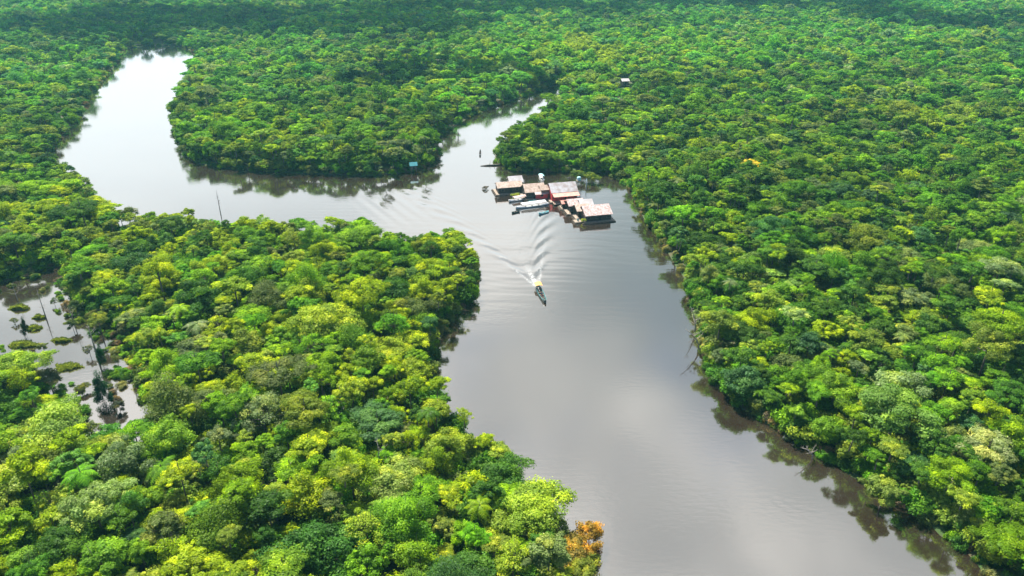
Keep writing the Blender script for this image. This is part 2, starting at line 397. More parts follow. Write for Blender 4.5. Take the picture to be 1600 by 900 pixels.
def trunk_arrays(c, lrad, trunk_h, r0=.045, limbs=8, n=6, seed=0):
    """tapered trunk with limbs reaching into the boughs; crown base at z=0, ground at z=-trunk_h"""
    r = np.random.default_rng(seed + 99); Vs, Fs = [], []; cnt = 0
    def tube(pts, rads):
        nonlocal cnt
        for p, q in zip(pts, rads):
            for k in range(n):
                a = 2 * math.pi * k / n; Vs.append((p[0] + q * math.cos(a), p[1] + q * math.sin(a), p[2]))
        for i in range(len(pts) - 1):
            for k in range(n):
                Fs.append((cnt + i * n + k, cnt + i * n + (k + 1) % n, cnt + (i + 1) * n + (k + 1) % n, cnt + (i + 1) * n + k))
        cnt += len(pts) * n
    bend = r.uniform(-.06, .06, 2)
    tube([(0, 0, -trunk_h), (bend[0] * .5, bend[1] * .5, -trunk_h * .5), (bend[0], bend[1], 0), (0, 0, .35)], [r0 * 1.5, r0, r0 * .8, r0 * .45])
    for i in r.permutation(len(c))[:limbs]:
        p = c[i]; z0 = r.uniform(-.15, .2)
        tube([(bend[0], bend[1], z0 - .1), (p[0] * .5, p[1] * .5, z0 + (p[2] - z0) * .4), (p[0] * .9, p[1] * .9, p[2])], [r0 * .45, r0 * .3, r0 * .1])
    return np.array(Vs), np.array(Fs)

FORMS_NEAR = [('dome', .9), ('dome', .9), ('umbrella', 1.2), ('tall', .5), ('ragged', .8), ('tiered', .6), ('feathery', .9), ('dome', .9), ('umbrella', 1.2), ('ragged', .8), ('tall', .5), ('feathery', .9), ('sparse', .9), ('sparse', .9), ('palm', 2.0)]
HZ = {'dome': .66, 'umbrella': .36, 'tall': 1.35, 'ragged': .8, 'tiered': .95, 'feathery': .7, 'sparse': .85, 'palm': .45}
def palm_arrays(seed, ls):
    r = np.random.default_rng(seed); V, lob = [], []; nf = 17
    for k in range(nf):
        az = k * 2.399 + r.uniform(-.2, .2); lift = r.uniform(-.1, .9); L = r.uniform(.85, 1.1); lo = r.random()
        ca, sa = math.cos(az), math.sin(az); n = 13
        P_ = [np.array([ca * u * L, sa * u * L, .25 + lift * .55 * u - (.55 + .3 * (1 - lift)) * u * u]) for u in np.linspace(.05, 1, n)]
        side = np.array([-sa, ca, 0])
        for a in range(n - 1):
            p, q = P_[a], P_[a + 1]; w0 = .24 * math.sin(math.pi * min(1, (a + 1.5) / (n + .5))) * r.uniform(.8, 1.1)
            for s_ in (-1, 1):
                e = (p + q) / 2 + side * s_ * w0 + (q - p) * .9 + np.array([0, 0, -.35 * w0]); V += [p, q, e, e - (q - p) * .35]; lob.append(lo)
    V = np.array(V); m = len(lob); return V, np.arange(m * 4).reshape(-1, 4), r.random(m), np.array(lob), np.array([[.1, 0, .1]]), None, .45
def make_form(i, nleaf, ls, both=True):
    form, th = FORMS_NEAR[i % len(FORMS_NEAR)]
    if form == 'sparse': nleaf, ls = int(nleaf * .42), ls * .9
    Vv, Ff, lv, lb, c, lrad, hz = palm_arrays(i, ls) if form == 'palm' else crown_arrays(100 + i * 7, form, nleaf, ls)
    tv, tf = trunk_arrays(c, lrad, 1.6, seed=i, limbs=24 if form == 'sparse' else 8, r0=.05 if form == 'sparse' else .045)
    cm = mesh_np('crown', Vv, Ff, {'leafv': ('FACE', lv), 'lobev': ('FACE', lb)})
    cm.materials.append(M_LEAF)
    if not both:
        tm = mesh_np('trunk', tv, tf, smooth=True); tm.materials.append(M_BARK)
        return cm, tm, form
    Va = np.concatenate([Vv, tv]); Fa = np.concatenate([Ff, tf + len(Vv)])
    me = mesh_np('tree_form', Va, Fa, {'leafv': ('FACE', np.concatenate([lv, np.zeros(len(tf))])), 'lobev': ('FACE', np.concatenate([lb, np.zeros(len(tf))]))})
    me.materials.append(M_LEAF); me.materials.append(M_BARK)
    mi = np.zeros(len(Fa), np.int32); mi[len(Ff):] = 1; me.polygons.foreach_set('material_index', mi)
    return me
NEAR = [make_form(i, 6500, .050, both=False) for i in range(15)]
BIG = [make_form(i, 15000, .031, both=False) for i in range(14)]
src = bpy.data.collections.new('tree_forms')                    # not linked to the scene: only the wood instances it
k = 0
NV = 15
for lod, (nl, ls) in enumerate(((6500, .050), (3600, .064), (1500, .092))):
    for i in range(NV):
        o = bpy.data.objects.new('form_%03d' % k, make_form(i, nl, ls)); src.objects.link(o); k += 1
bsrc = bpy.data.collections.new('bush_forms')
for i in range(6):
    Vv, Ff, lv, lb, c, lrad, hz = crown_arrays(500 + i, 'bush', 1800, .085)
    me = mesh_np('bush_form', Vv, Ff, {'leafv': ('FACE', lv), 'lobev': ('FACE', lb)}); me.materials.append(M_LEAF)
    bsrc.objects.link(bpy.data.objects.new('bush_%03d' % i, me))

# ------------------------------------------------------------------ where the trees stand
def in_view(x, y, z, mx, my0, my1):
    px, py, zc = P(x, y, z); return (zc > 5) & (px > -mx) & (px < 1600 + mx) & (py > my0) & (py < my1)
GX0, GY0, CELL = -900.0, 20.0, 6.0
hashg = {}
trees = []      # x, y, R
def scatter(n, rlo, rhi, pack, ylo, yhi, shore):
    """dart throwing, denser packing for smaller crowns"""
    ny = n
    yy = rng.uniform(ylo, yhi, ny); half = (yy * CT + CAM_H * ST) * 800 / FPX * 1.12 + 15
    xx = rng.uniform(-1, 1, ny) * half * 1.0
    keep = rng.random(ny) < half / half.max(); xx = xx[keep]; yy = yy[keep]
    rr = rng.uniform(rlo, rhi, len(xx))
    d = sdist(xx, yy); ok = d > rr * shore
    ok &= in_view(xx, yy, 6, 160, -60, 1150)
    for x, y, r in zip(xx[ok], yy[ok], rr[ok]):
        ci, cj = int((x - GX0) // CELL), int((y - GY0) // CELL); good = True
        for a in (-2, -1, 0, 1, 2):
            for b_ in (-2, -1, 0, 1, 2):
                for (x2, y2, r2) in hashg.get((ci + a, cj + b_), ()):
                    if (x - x2) ** 2 + (y - y2) ** 2 < ((r + r2) * pack) ** 2: good = False; break
                if not good: break
            if not good: break
        if good:
            hashg.setdefault((ci, cj), []).append((x, y, r)); trees.append((x, y, r))
# special trees first so that the others leave them room: px, py (of the crown centre), R, crown tint, form, label
YEL, CREAM, LIME = (.42, .40, .05), (.55, .50, .16), (.16, .24, .015)
specials = [
 (82, 668, 7.2, (.27, .36, .035), 0, 'broad yellow flowering tree just below the flooded clearing'),
 (612, 742, 5.6, (.40, .47, .14), 2, 'cream blossomed flat crowned tree on the left bank near the river bend'),
 (-2, 742, 4.2, (.36, .42, .12), 8, 'cream blossomed tree cut by the left edge of the photo, lower down'),
 (150, 795, 5.2, (.29, .37, .05), 6, 'yellow blossomed feathery tree on the left bank in the lower left corner'),
 (612, 540, 5.8, (.26, .30, .025), 7, 'lime yellow domed tree on the left bank beside the narrowest bend'),
 (30, 560, 5.4, (.26, .36, .045), 2, 'yellow flat crowned tree between the flooded clearing and the left edge'),
 (835, 770, 6.4, (.22, .29, .015), 0, 'vivid yellow green domed tree on the left bank, above the orange shrub'),
 (785, 708, 5.6, (.055, .12, .022), 1, 'dark green domed tree leaning over the river on the near left bank'),
 (1545, 700, 4.6, (.26, .30, .06), 8, 'pale yellow blossomed tree on the right bank near the right edge'),
 (1415, 495, 4.4, (.26, .31, .07), 2, 'pale yellow blossomed flat tree on the right bank, right of centre'),
 (1166, 574, 4.2, (.055, .13, .02), 1, 'dark green rounded tree at the water edge opposite the near left bank'),
 (1392, 735, 3.2, (.16, .22, .02), 4, 'low pale green tree leaning over the right bank waterline'),
 (265, 345, 4.4, (.06, .11, .03), 4, 'tall dark ragged tree standing before the wide upper left water'),
 (560, 366, 6.0, (.13, .22, .02), 0, 'large bright green dome on the left bank shore below the faint old wake'),
 (215, 400, 6.5, (.035, .085, .025), 1, 'very dark green domed tree right of and above the flooded clearing'),
 (500, 840, 7.0, (.045, .11, .025), 1, 'big deep green domed tree at the bottom of the left bank'),
]
sp_world = []
for (px, py, r, tint, fi, lab) in specials:
    p = U(px, py, 9.0); sp_world.append((p.x, p.y)); trees.append((p.x, p.y, r))
    hashg.setdefault((int((p.x - GX0) // CELL), int((p.y - GY0) // CELL)), []).append((p.x, p.y, r))
NS = len(specials)
scatter(1300, 5.6, 7.6, .78, 60, 1180, .75)
scatter(12000, 4.0, 5.6, .70, 40, 1180, .70)
scatter(90000, 2.6, 4.0, .60, 40, 1180, .60)
scatter(70000, 1.7, 2.6, .66, 40, 400, .50)
T = np.array(trees)
for hx, hr, hl in ((U(976, 126, 4.5), 5.5, 26), (U(646, 258, 3.4), 3.0, 9)):       # small clearings at the huts, open towards the river side
    cl = (np.abs(T[:, 0] - hx.x * (T[:, 1] / hx.y)) < hr) & (T[:, 1] < hx.y + hr) & (T[:, 1] > hx.y - hl); cl[:NS] = False; T = T[~cl]
TX, TY, TR = T.T; NT = len(T)
SD = sdist(TX, TY)
big = vnoise(TX, TY, 120, 21)
# heights: gallery near the water is lower
TH = 4.2 + TR * 1.0 + rng.normal(0, 1.9, NT) + 1.4 * (rng.random(NT) < .05) * TR * .8 + 4.0 * (vnoise(TX, TY, 38, 77) - .5) + 3.0 * (big - .4) + np.clip(SD / 14, 0, 1) * 1.8
TH = np.clip(TH, 3.5, 19)
TPX, TPY, TZC = P(TX, TY, TH)
left = (TX < np.interp(TY, [60, 110, 150, 200, 260], [14, 5, -12, -2, 10])) & (TY < 262)      # left bank before the river
# tints
lv = rng.random(NT); patch = vnoise(TX, TY, 45, 33); patch2 = vnoise(TX, TY, 160, 5)
base = np.array([     # species greens
 (.088, .225, .010), (.052, .180, .013), (.036, .130, .018), (.150, .285, .010), (.100, .190, .035), (.030, .102, .018), (.075, .135, .050), (.215, .315, .018), (.075, .200, .020)])
prob_left = np.array([.22, .12, .07, .23, .10, .05, .06, .09, .08]); prob_left /= prob_left.sum()
prob_right = np.array([.14, .22, .19, .05, .10, .12, .06, .02, .12]); prob_right /= prob_right.sum()
ki = np.where(left, rng.choice(9, NT, p=prob_left), rng.choice(9, NT, p=prob_right))
TT = base[ki] * (0.80 + .5 * patch)[:, None] * rng.uniform(.78, 1.22, (NT, 1)) * rng.uniform(.92, 1.08, (NT, 3))
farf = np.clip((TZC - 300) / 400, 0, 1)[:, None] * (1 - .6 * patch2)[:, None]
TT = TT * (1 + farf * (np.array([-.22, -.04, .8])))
rare = rng.random(NT)
TT[rare < .016] = (.24, .30, .045); TT[(rare > .016) & (rare < .022) & (TZC > 260)] = (.17, .13, .05); TT[(rare > .022) & (rare < .036)] = (.13, .19, .085)
def tint_near(px, py, rad, col):
    m = np.hypot((TPX - px), (TPY - py) * 1.6) < rad; m[:NS] = False; TT[m] = np.array(col) * rng.uniform(.85, 1.15, (m.sum(), 1))
for a in [(625, 222, 14, (.17, .15, .10)), (660, 232, 16, (.17, .16, .07)), (605, 218, 9, (.16, .14, .08)), (325, 98, 10, (.18, .15, .07)), (1405, 92, 12, (.22, .14, .06)),
          (1380, 140, 9, (.28, .20, .12)), (950, 75, 26, (.20, .24, .03)), (900, 60, 22, (.22, .24, .03)), (1500, 165, 24, (.20, .21, .05)), (946, 232, 8, (.28, .19, .15)),
          (1325, 95, 12, (.26, .20, .10)), (1160, 325, 12, (.26, .20, .03)), (270, 195, 8, (.20, .17, .13)), (1160, 225, 10, (.22, .16, .10)), (1010, 245, 10, (.10, .14, .06))]: tint_near(*a)
for i, s in enumerate(specials): TT[i] = s[3]
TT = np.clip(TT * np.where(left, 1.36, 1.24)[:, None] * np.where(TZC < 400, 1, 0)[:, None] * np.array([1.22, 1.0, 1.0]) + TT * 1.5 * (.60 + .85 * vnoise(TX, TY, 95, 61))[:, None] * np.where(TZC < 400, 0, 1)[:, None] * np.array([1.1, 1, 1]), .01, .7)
lit_patch = np.exp(-((TPX - 930) / 190) ** 2 - ((TPY - 80) / 30) ** 2) + .7 * np.exp(-((TPX - 1480) / 120) ** 2 - ((TPY - 175) / 18) ** 2) + .5 * np.exp(-((TPX - 480) / 200) ** 2 - ((TPY - 190) / 35) ** 2)
TT *= 1 + lit_patch[:, None] * np.array([1.1, .75, .1])       # lit patches of the far canopy, their brightness painted into the tree tints
TT[:, 2] *= np.where(rng.random(NT) < .12, 1.8, .62)
TT[:, 0] = np.minimum(TT[:, 0], TT[:, 1] * np.where(rng.random(NT) < .035, 1.05, np.where(left, .66, .60))); TT[:NS, 0] = np.array([s_[3][0] * 1.15 for s_ in specials])
TT *= np.minimum(1, .36 / TT[:, 1])[:, None]; cap = TT[:, 0] > TT[:, 1] * .64; cap[:NS] = False; cap &= rng.random(NT) > .03; TT[NS:, 0] *= 1.12; TT[cap, 0] = TT[cap, 1] * .70; TT[NS:, 2] = np.minimum(TT[NS:, 2], TT[NS:, 1] * .36 + .012 * (TZC[NS:] > 420))
# crown radius on screen decides which trees are things of their own
vis = (TPX > -20) & (TPX < 1620) & (TPY > 0) & (TPY < 930)
scr = np.where(vis, TR / TZC * FPX, 0)
# how much of a crown stands clear of nearer, taller neighbours is ignored: the nearest large crowns show largest
order = np.argsort(-scr); solo = set(list(range(NS)) + [int(i) for i in order if i >= NS][:290 - NS])
print('trees', NT, 'solo px radius min', scr[order[289]], 'visible', vis.sum())

FP = np.array([4, 5, 11, 4, 10, 11, 8, 4, 11, 11, 4, 8, 6, 6, 2.5]); FP /= FP.sum()
FW = {'sparse': 'sparse see-through', 'palm': 'palm', 'dome': 'domed', 'umbrella': 'flat crowned', 'tall': 'tall', 'ragged': 'ragged', 'tiered': 'layered', 'feathery': 'feathery', }
def colour_word(t):
    r, g, b_ = t
    if r > .9 * g and g > .19 and b_ > .11: return 'greyish pale' if r < .3 else 'cream'
    if r > g * 1.15: return 'rusty brown'
    if r > .9 * g: return 'yellow'
    if g > .21: return 'bright lime green' if b_ < .03 else 'pale green'
    if g > .155: return 'bright green' if b_ < .033 else 'soft green'
    if g > .11: return 'mid green' if b_ < .04 else 'grey green'
    return 'dark green' if g > .075 else 'very dark green'
labels_used = set()
for j in sorted(solo):
    fi = specials[j][4] if j < NS else int(rng.choice(15, p=FP))
    if fi == 14 and TR[j] > 3.3: fi = 13
    cm, tm, form = (BIG if TR[j] > 4.3 and fi < 14 else NEAR)[fi]
    hz = HZ[form]
    r = float(TR[j]); sz = r * float(rng.uniform(.65, 1.1)); top = (hz + .28) * sz
    basez = max(1.0, float(TH[j]) - top)
    t = empty('palm_tree' if form == 'palm' else 'rainforest_tree', (float(TX[j]), float(TY[j]), 0.3), float(rng.uniform(0, 6.28)))
    c = bpy.data.objects.new('crown', cm); k_ = bpy.data.objects.new('trunk', tm)
    for q in (c, k_): COL.objects.link(q); q.parent = t
    c.location = k_.location = (0, 0, basez - .3); c.scale = (r * 1.12, r * float(rng.uniform(1.0, 1.2)), sz)
    k_.scale = (r, r, max(basez / 1.5, sz))
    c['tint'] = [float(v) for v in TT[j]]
    if j < NS: lab = specials[j][5]
    else:
        ppx, ppy = TPX[j], TPY[j]; acr, dwn = ppx / 16, ppy / 9
        wh = 'left bank' if left[j] else 'right bank'
        size = 'broad' if r > 5.3 else ('small' if r < 3.4 else '')
        edge = wh + ' waterline' if SD[j] < r + 2.5 else wh
        for fmt in ('%.0f%% across, %.0f%% down the photo', '%.1f%% across, %.1f%% down the photo'):
            lab = ' '.join((size + ' ' + colour_word(TT[j]) + ' ' + FW[form] + (', ' if form == 'palm' else ' tree, ') + edge + ', ' + fmt % (min(99.9, max(.4, acr)), min(99.9, dwn))).split())
            if lab not in labels_used: break
    labels_used.add(lab)
    tag(t, lab, 'tree', 'rainforest trees on the near banks')

def instancer(name, X, Y, Z, rot, scl, idx, tint, coll):
    n = len(X); me = bpy.data.meshes.new(name); me.vertices.add(n)
    me.vertices.foreach_set('co', np.stack([X, Y, Z], 1).astype(np.float32).ravel())
    for nm, tp, key, arr in (('rot', 'FLOAT_VECTOR', 'vector', rot), ('scl', 'FLOAT_VECTOR', 'vector', scl), ('idx', 'INT', 'value', idx), ('tint', 'FLOAT_VECTOR', 'vector', tint)):
        a = me.attributes.new(nm, tp, 'POINT'); a.data.foreach_set(key, np.ascontiguousarray(arr, np.int32 if tp == 'INT' else np.float32).ravel())
    o = link(name, me)
    g = bpy.data.node_groups.new(name + '_spread', 'GeometryNodeTree')
    g.interface.new_socket('Geometry', in_out='INPUT', socket_type='NodeSocketGeometry'); g.interface.new_socket('Geometry', in_out='OUTPUT', socket_type='NodeSocketGeometry')
    gi = g.nodes.new('NodeGroupInput'); go = g.nodes.new('NodeGroupOutput'); ci = g.nodes.new('GeometryNodeCollectionInfo'); ci.inputs[0].default_value = coll
    ci.inputs['Separate Children'].default_value = True; ci.inputs['Reset Children'].default_value = True
    io = g.nodes.new('GeometryNodeInstanceOnPoints'); io.inputs['Pick Instance'].default_value = True
    def na(nm, dt):
        q = g.nodes.new('GeometryNodeInputNamedAttribute'); q.data_type = dt; q.inputs[0].default_value = nm; return q.outputs[0]
    L = g.links.new
    L(gi.outputs[0], io.inputs['Points']); L(ci.outputs[0], io.inputs['Instance']); L(na('idx', 'INT'), io.inputs['Instance Index'])
    L(na('scl', 'FLOAT_VECTOR'), io.inputs['Scale'])
    er = g.nodes.new('FunctionNodeEulerToRotation'); L(na('rot', 'FLOAT_VECTOR'), er.inputs[0]); L(er.outputs[0], io.inputs['Rotation'])
    L(io.outputs[0], go.inputs[0])
    md = o.modifiers.new('spread', 'NODES'); md.node_group = g
    return o
rest = np.array([j for j in range(NT) if j not in solo])
n = len(rest); fi = rng.choice(NV, n, p=FP); fi = np.where((fi == 14) & (TR[rest] > 3.3), 13, fi)
lod = np.where(TZC[rest] < 230, 0, np.where(TZC[rest] < 480, 1, 2))
hzv = np.array([HZ[f[0]] for f in FORMS_NEAR])[fi]
rr = TR[rest]; sz = rr * rng.uniform(.65, 1.1, n)
zb = np.maximum(1.0, TH[rest] - (hzv + .28) * sz)
rot = np.stack([rng.normal(0, .05, n), rng.normal(0, .05, n), rng.uniform(0, 6.28, n)], 1)
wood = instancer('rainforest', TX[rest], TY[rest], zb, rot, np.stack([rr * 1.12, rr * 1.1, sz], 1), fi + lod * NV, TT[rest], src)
tag(wood, 'dense rainforest canopy stretching away behind the nearer trees on every bank', 'forest', kind='stuff')

# undergrowth: fills the gaps between the trunks and fringes the waterline
def under(n, ylo, yhi, dlo, dhi, rlo, rhi):
    yy = rng.uniform(ylo, yhi, n); half = (yy * CT + CAM_H * ST) * 800 / FPX * 1.12 + 10
    xx = rng.uniform(-1, 1, n) * half; k = rng.random(n) < half / half.max(); xx, yy = xx[k], yy[k]
    d = sdist(xx, yy); k = (d > dlo) & (d < dhi) & in_view(xx, yy, 2, 120, -30, 1100)
    xx, yy = xx[k], yy[k]; return xx, yy, rng.uniform(rlo, rhi, len(xx))
sets = [under(16000, 50, 330, 1.0, 1e9, 1.8, 3.4), under(26000, 330, 1180, 1.5, 1e9, 2.2, 4.0), under(60000, 50, 330, .5, 3.2, .9, 2.0), under(90000, 330, 900, .5, 4.5, 1.2, 2.4), under(30000, 120, 215, -7, .5, .5, 1.5)]
x_, y_, r_ = sets[4]; k_ = (x_ < -70) & (rng.random(len(x_)) < .17 * (vnoise(x_, y_, 6, 8) > .5)); sets[4] = (x_[k_], y_[k_], r_[k_])
UX = np.concatenate([s[0] for s in sets]); UY = np.concatenate([s[1] for s in sets]); UR = np.concatenate([s[2] for s in sets]); n = len(UX)
ut = base[rng.choice([0, 1, 2, 4, 5, 6], n)] * rng.uniform(.9, 1.7, (n, 1)) * np.array([1.2, 1.0, .6])
shore = np.concatenate([np.full(len(s[0]), i > 1) for i, s in enumerate(sets)])
pg = shore & (rng.random(n) < .14); ut[pg] = np.array((.22, .25, .08)) * rng.uniform(.7, 1.2, (pg.sum(), 1)); br = shore & (rng.random(n) < .13); ut[br] = np.array((.17, .14, .08)) * rng.uniform(.7, 1.3, (br.sum(), 1))
print('undergrowth', n)
ug = instancer('undergrowth', UX, UY, np.where(shore, .2, 2.0), np.stack([np.zeros(n), np.zeros(n), rng.uniform(0, 6.28, n)], 1),
               np.stack([UR, UR, UR * rng.uniform(.6, 1.2, n)], 1), rng.integers(0, 6, n), ut, bsrc)
tag(ug, 'low bushes filling the gaps under the trees and fringing the waterline', 'undergrowth', kind='stuff')
# ------------------------------------------------------------------ air
HZ0, HZ1 = -6.0, 130.0
m, nt, o = new_mat('haze_air')
pv = N(nt, 'ShaderNodeVolumePrincipled'); pv.inputs['Color'].default_value = (.22, .66, .78, 1); pv.inputs['Density'].default_value = .00013; pv.inputs['Anisotropy'].default_value = .2
lk(nt, pv.outputs[0], o.inputs['Volume'])
mb = MB(); mb.box((0, 4000, (HZ0 + HZ1) / 2), (23000, 19000, HZ1 - HZ0)); hz_ = mb.build('haze', m); tag(hz_, None, None, kind='stuff')

# ------------------------------------------------------------------ clouds over the far forest (their shadows darken it)
mcl, nt, o = new_mat('cloud_white')
d_ = N(nt, 'ShaderNodeBsdfDiffuse'); d_.inputs[0].default_value = (.85, .86, .88, 1); t_ = N(nt, 'ShaderNodeBsdfTranslucent'); t_.inputs[0].default_value = (.9, .9, .9, 1)
mx = N(nt, 'ShaderNodeMixShader'); mx.inputs[0].default_value = .62; lk(nt, d_.outputs[0], mx.inputs[1]); lk(nt, t_.outputs[0], mx.inputs[2]); lk(nt, mx.outputs[0], o.inputs[0])
def cloud(px, py, h, w_, dep, n, seed):
    r = random.Random(seed); g = U(px, py, 8); k = h / math.tan(R(SUN_EL)); c = (g.x + math.sin(SUN_AZ) * k, g.y + math.cos(SUN_AZ) * k, h)
    bm = bmesh.new()
    for i in range(n):
        a = r.uniform(0, 6.28); q = math.sqrt(r.random()); rad = r.uniform(.22, .42) * min(w_, dep)
        M = Matrix.Translation((math.cos(a) * q * w_ * .8, math.sin(a) * q * dep * .8, r.uniform(-6, 14) + rad * .2)) @ Matrix.Diagonal((rad * r.uniform(.9, 1.5), rad, rad * r.uniform(.35, .6), 1))
        bmesh.ops.create_icosphere(bm, subdivisions=3, radius=1, matrix=M)
    for v in bm.verts:
        f = v.co * .045; v.co += v.normal * 9 * (math.sin(f.x * 2.1 + seed) * math.sin(f.y * 2.3) + .6 * math.sin(f.x * 5.1) * math.sin(f.y * 4.7 + f.z * 5))
    me = bpy.data.meshes.new('cloud'); bm.to_mesh(me); bm.free()
    for p in me.polygons: p.use_smooth = True
    oc = link('cloud', me, None, [mcl]); oc.location = c; tag(oc, None, None, kind='structure')
cloud(120, 34, 2600, 210, 120, 22, 1); cloud(470, 28, 2600, 230, 110, 24, 2)
cloud(840, 8, 2600, 200, 90, 20, 3); cloud(1180, 6, 2600, 220, 90, 20, 4); cloud(700, 112, 480, 85, 40, 12, 5); cloud(1500, 30, 2600, 120, 70, 12, 6)

# ------------------------------------------------------------------ paints and planks
C = {}
C['tin_grey'] = simple_mat('tin_grey', (.38, .38, .40), (.26, .22, .21), .45, .6, .25, wave=1.6)
C['tin_white'] = simple_mat('tin_white', (.50, .48, .48), (.38, .35, .34), .5, .5, .1, wave=1.6)
C['thatch_beige'] = simple_mat('thatch_beige', (.52, .41, .34), (.36, .26, .20), .9, 1.2, bump=.6)
C['tin_pink'] = simple_mat('tin_pink', (.54, .44, .43), (.31, .20, .17), .6, 1.6, .05, wave=1.6)
C['red_paint'] = simple_mat('red_paint', (.62, .05, .06), (.45, .04, .05), .6, 2)
C['coral'] = simple_mat('coral_tin', (.62, .22, .18), (.52, .30, .22), .6, .8, wave=1.6)
C['plank'] = simple_mat('grey_planks', (.26, .20, .15), (.15, .11, .08), .9, 2.5, bump=.5)
C['plank_dark'] = simple_mat('dark_planks', (.085, .065, .055), (.045, .035, .032), .9, 2.5, bump=.5)
C['deck'] = simple_mat('deck_planks', (.36, .29, .23), (.22, .17, .13), .9, 2.0, bump=.4)
C['log'] = simple_mat('float_logs', (.16, .12, .085), (.07, .055, .04), .9, 2.0, bump=.5)
C['dark'] = simple_mat('dark_opening', (.02, .02, .022), None, .8)
C['white'] = simple_mat('white_paint', (.80, .80, .80), (.68, .68, .68), .45, 2)
C['teal'] = simple_mat('teal_paint', (.06, .32, .33), (.04, .22, .25), .45, 2)
C['lteal'] = simple_mat('light_teal_paint', (.38, .66, .66), (.28, .55, .56), .5, 2)
C['blue'] = simple_mat('blue_grey_paint', (.10, .17, .22), (.06, .10, .14), .5, 2)
C['dgreen'] = simple_mat('dark_green_paint', (.025, .06, .055), (.015, .035, .035), .5, 2)
C['orange'] = simple_mat('orange_tarp', (.80, .42, .12), (.70, .34, .08), .7, 2)
C['black'] = simple_mat('black_plastic', (.03, .03, .03), None, .4)
C['skin'] = simple_mat('skin', (.32, .17, .10), None, .6); C['hair'] = simple_mat('hair', (.02, .015, .012), None, .6)
C['shirt_red'] = simple_mat('shirt_red', (.5, .07, .06), None, .8); C['shirt_white'] = simple_mat('shirt_white', (.7, .7, .7), None, .8); C['trousers'] = simple_mat('trousers', (.05, .06, .10), None, .8)
C['shirt_blue'] = simple_mat('shirt_blue', (.08, .16, .34), None, .8)

AX = R(13); EX = Vector((math.cos(AX), math.sin(AX), 0)); EY = Vector((-math.sin(AX), math.cos(AX), 0))
def roof_mb(L, D, z, rise, ov=.5, ridge=.5, th=.09):
    """gable roof, ridge along x; ridge = where the ridge sits between front (0) and back (1)"""
    x0, x1 = -L / 2 - ov, L / 2 + ov; y0, y1 = -D / 2 - ov, D / 2 + ov; yr = y0 + (y1 - y0) * ridge
    mb = MB(); zr = z + rise
    pts = []
    for dz in (0, th):
        pts += [(x0, y0, z + dz), (x1, y0, z + dz), (x1, yr, zr + dz), (x0, yr, zr + dz), (x1, y1, z + dz), (x0, y1, z + dz)]
    mb.poly(pts, [(0, 1, 2, 3), (3, 2, 4, 5), (6, 9, 8, 7), (9, 11, 10, 8), (0, 6, 7, 1), (5, 4, 10, 11), (0, 3, 9, 6), (3, 5, 11, 9), (1, 7, 8, 2), (2, 8, 10, 4)])
    return mb
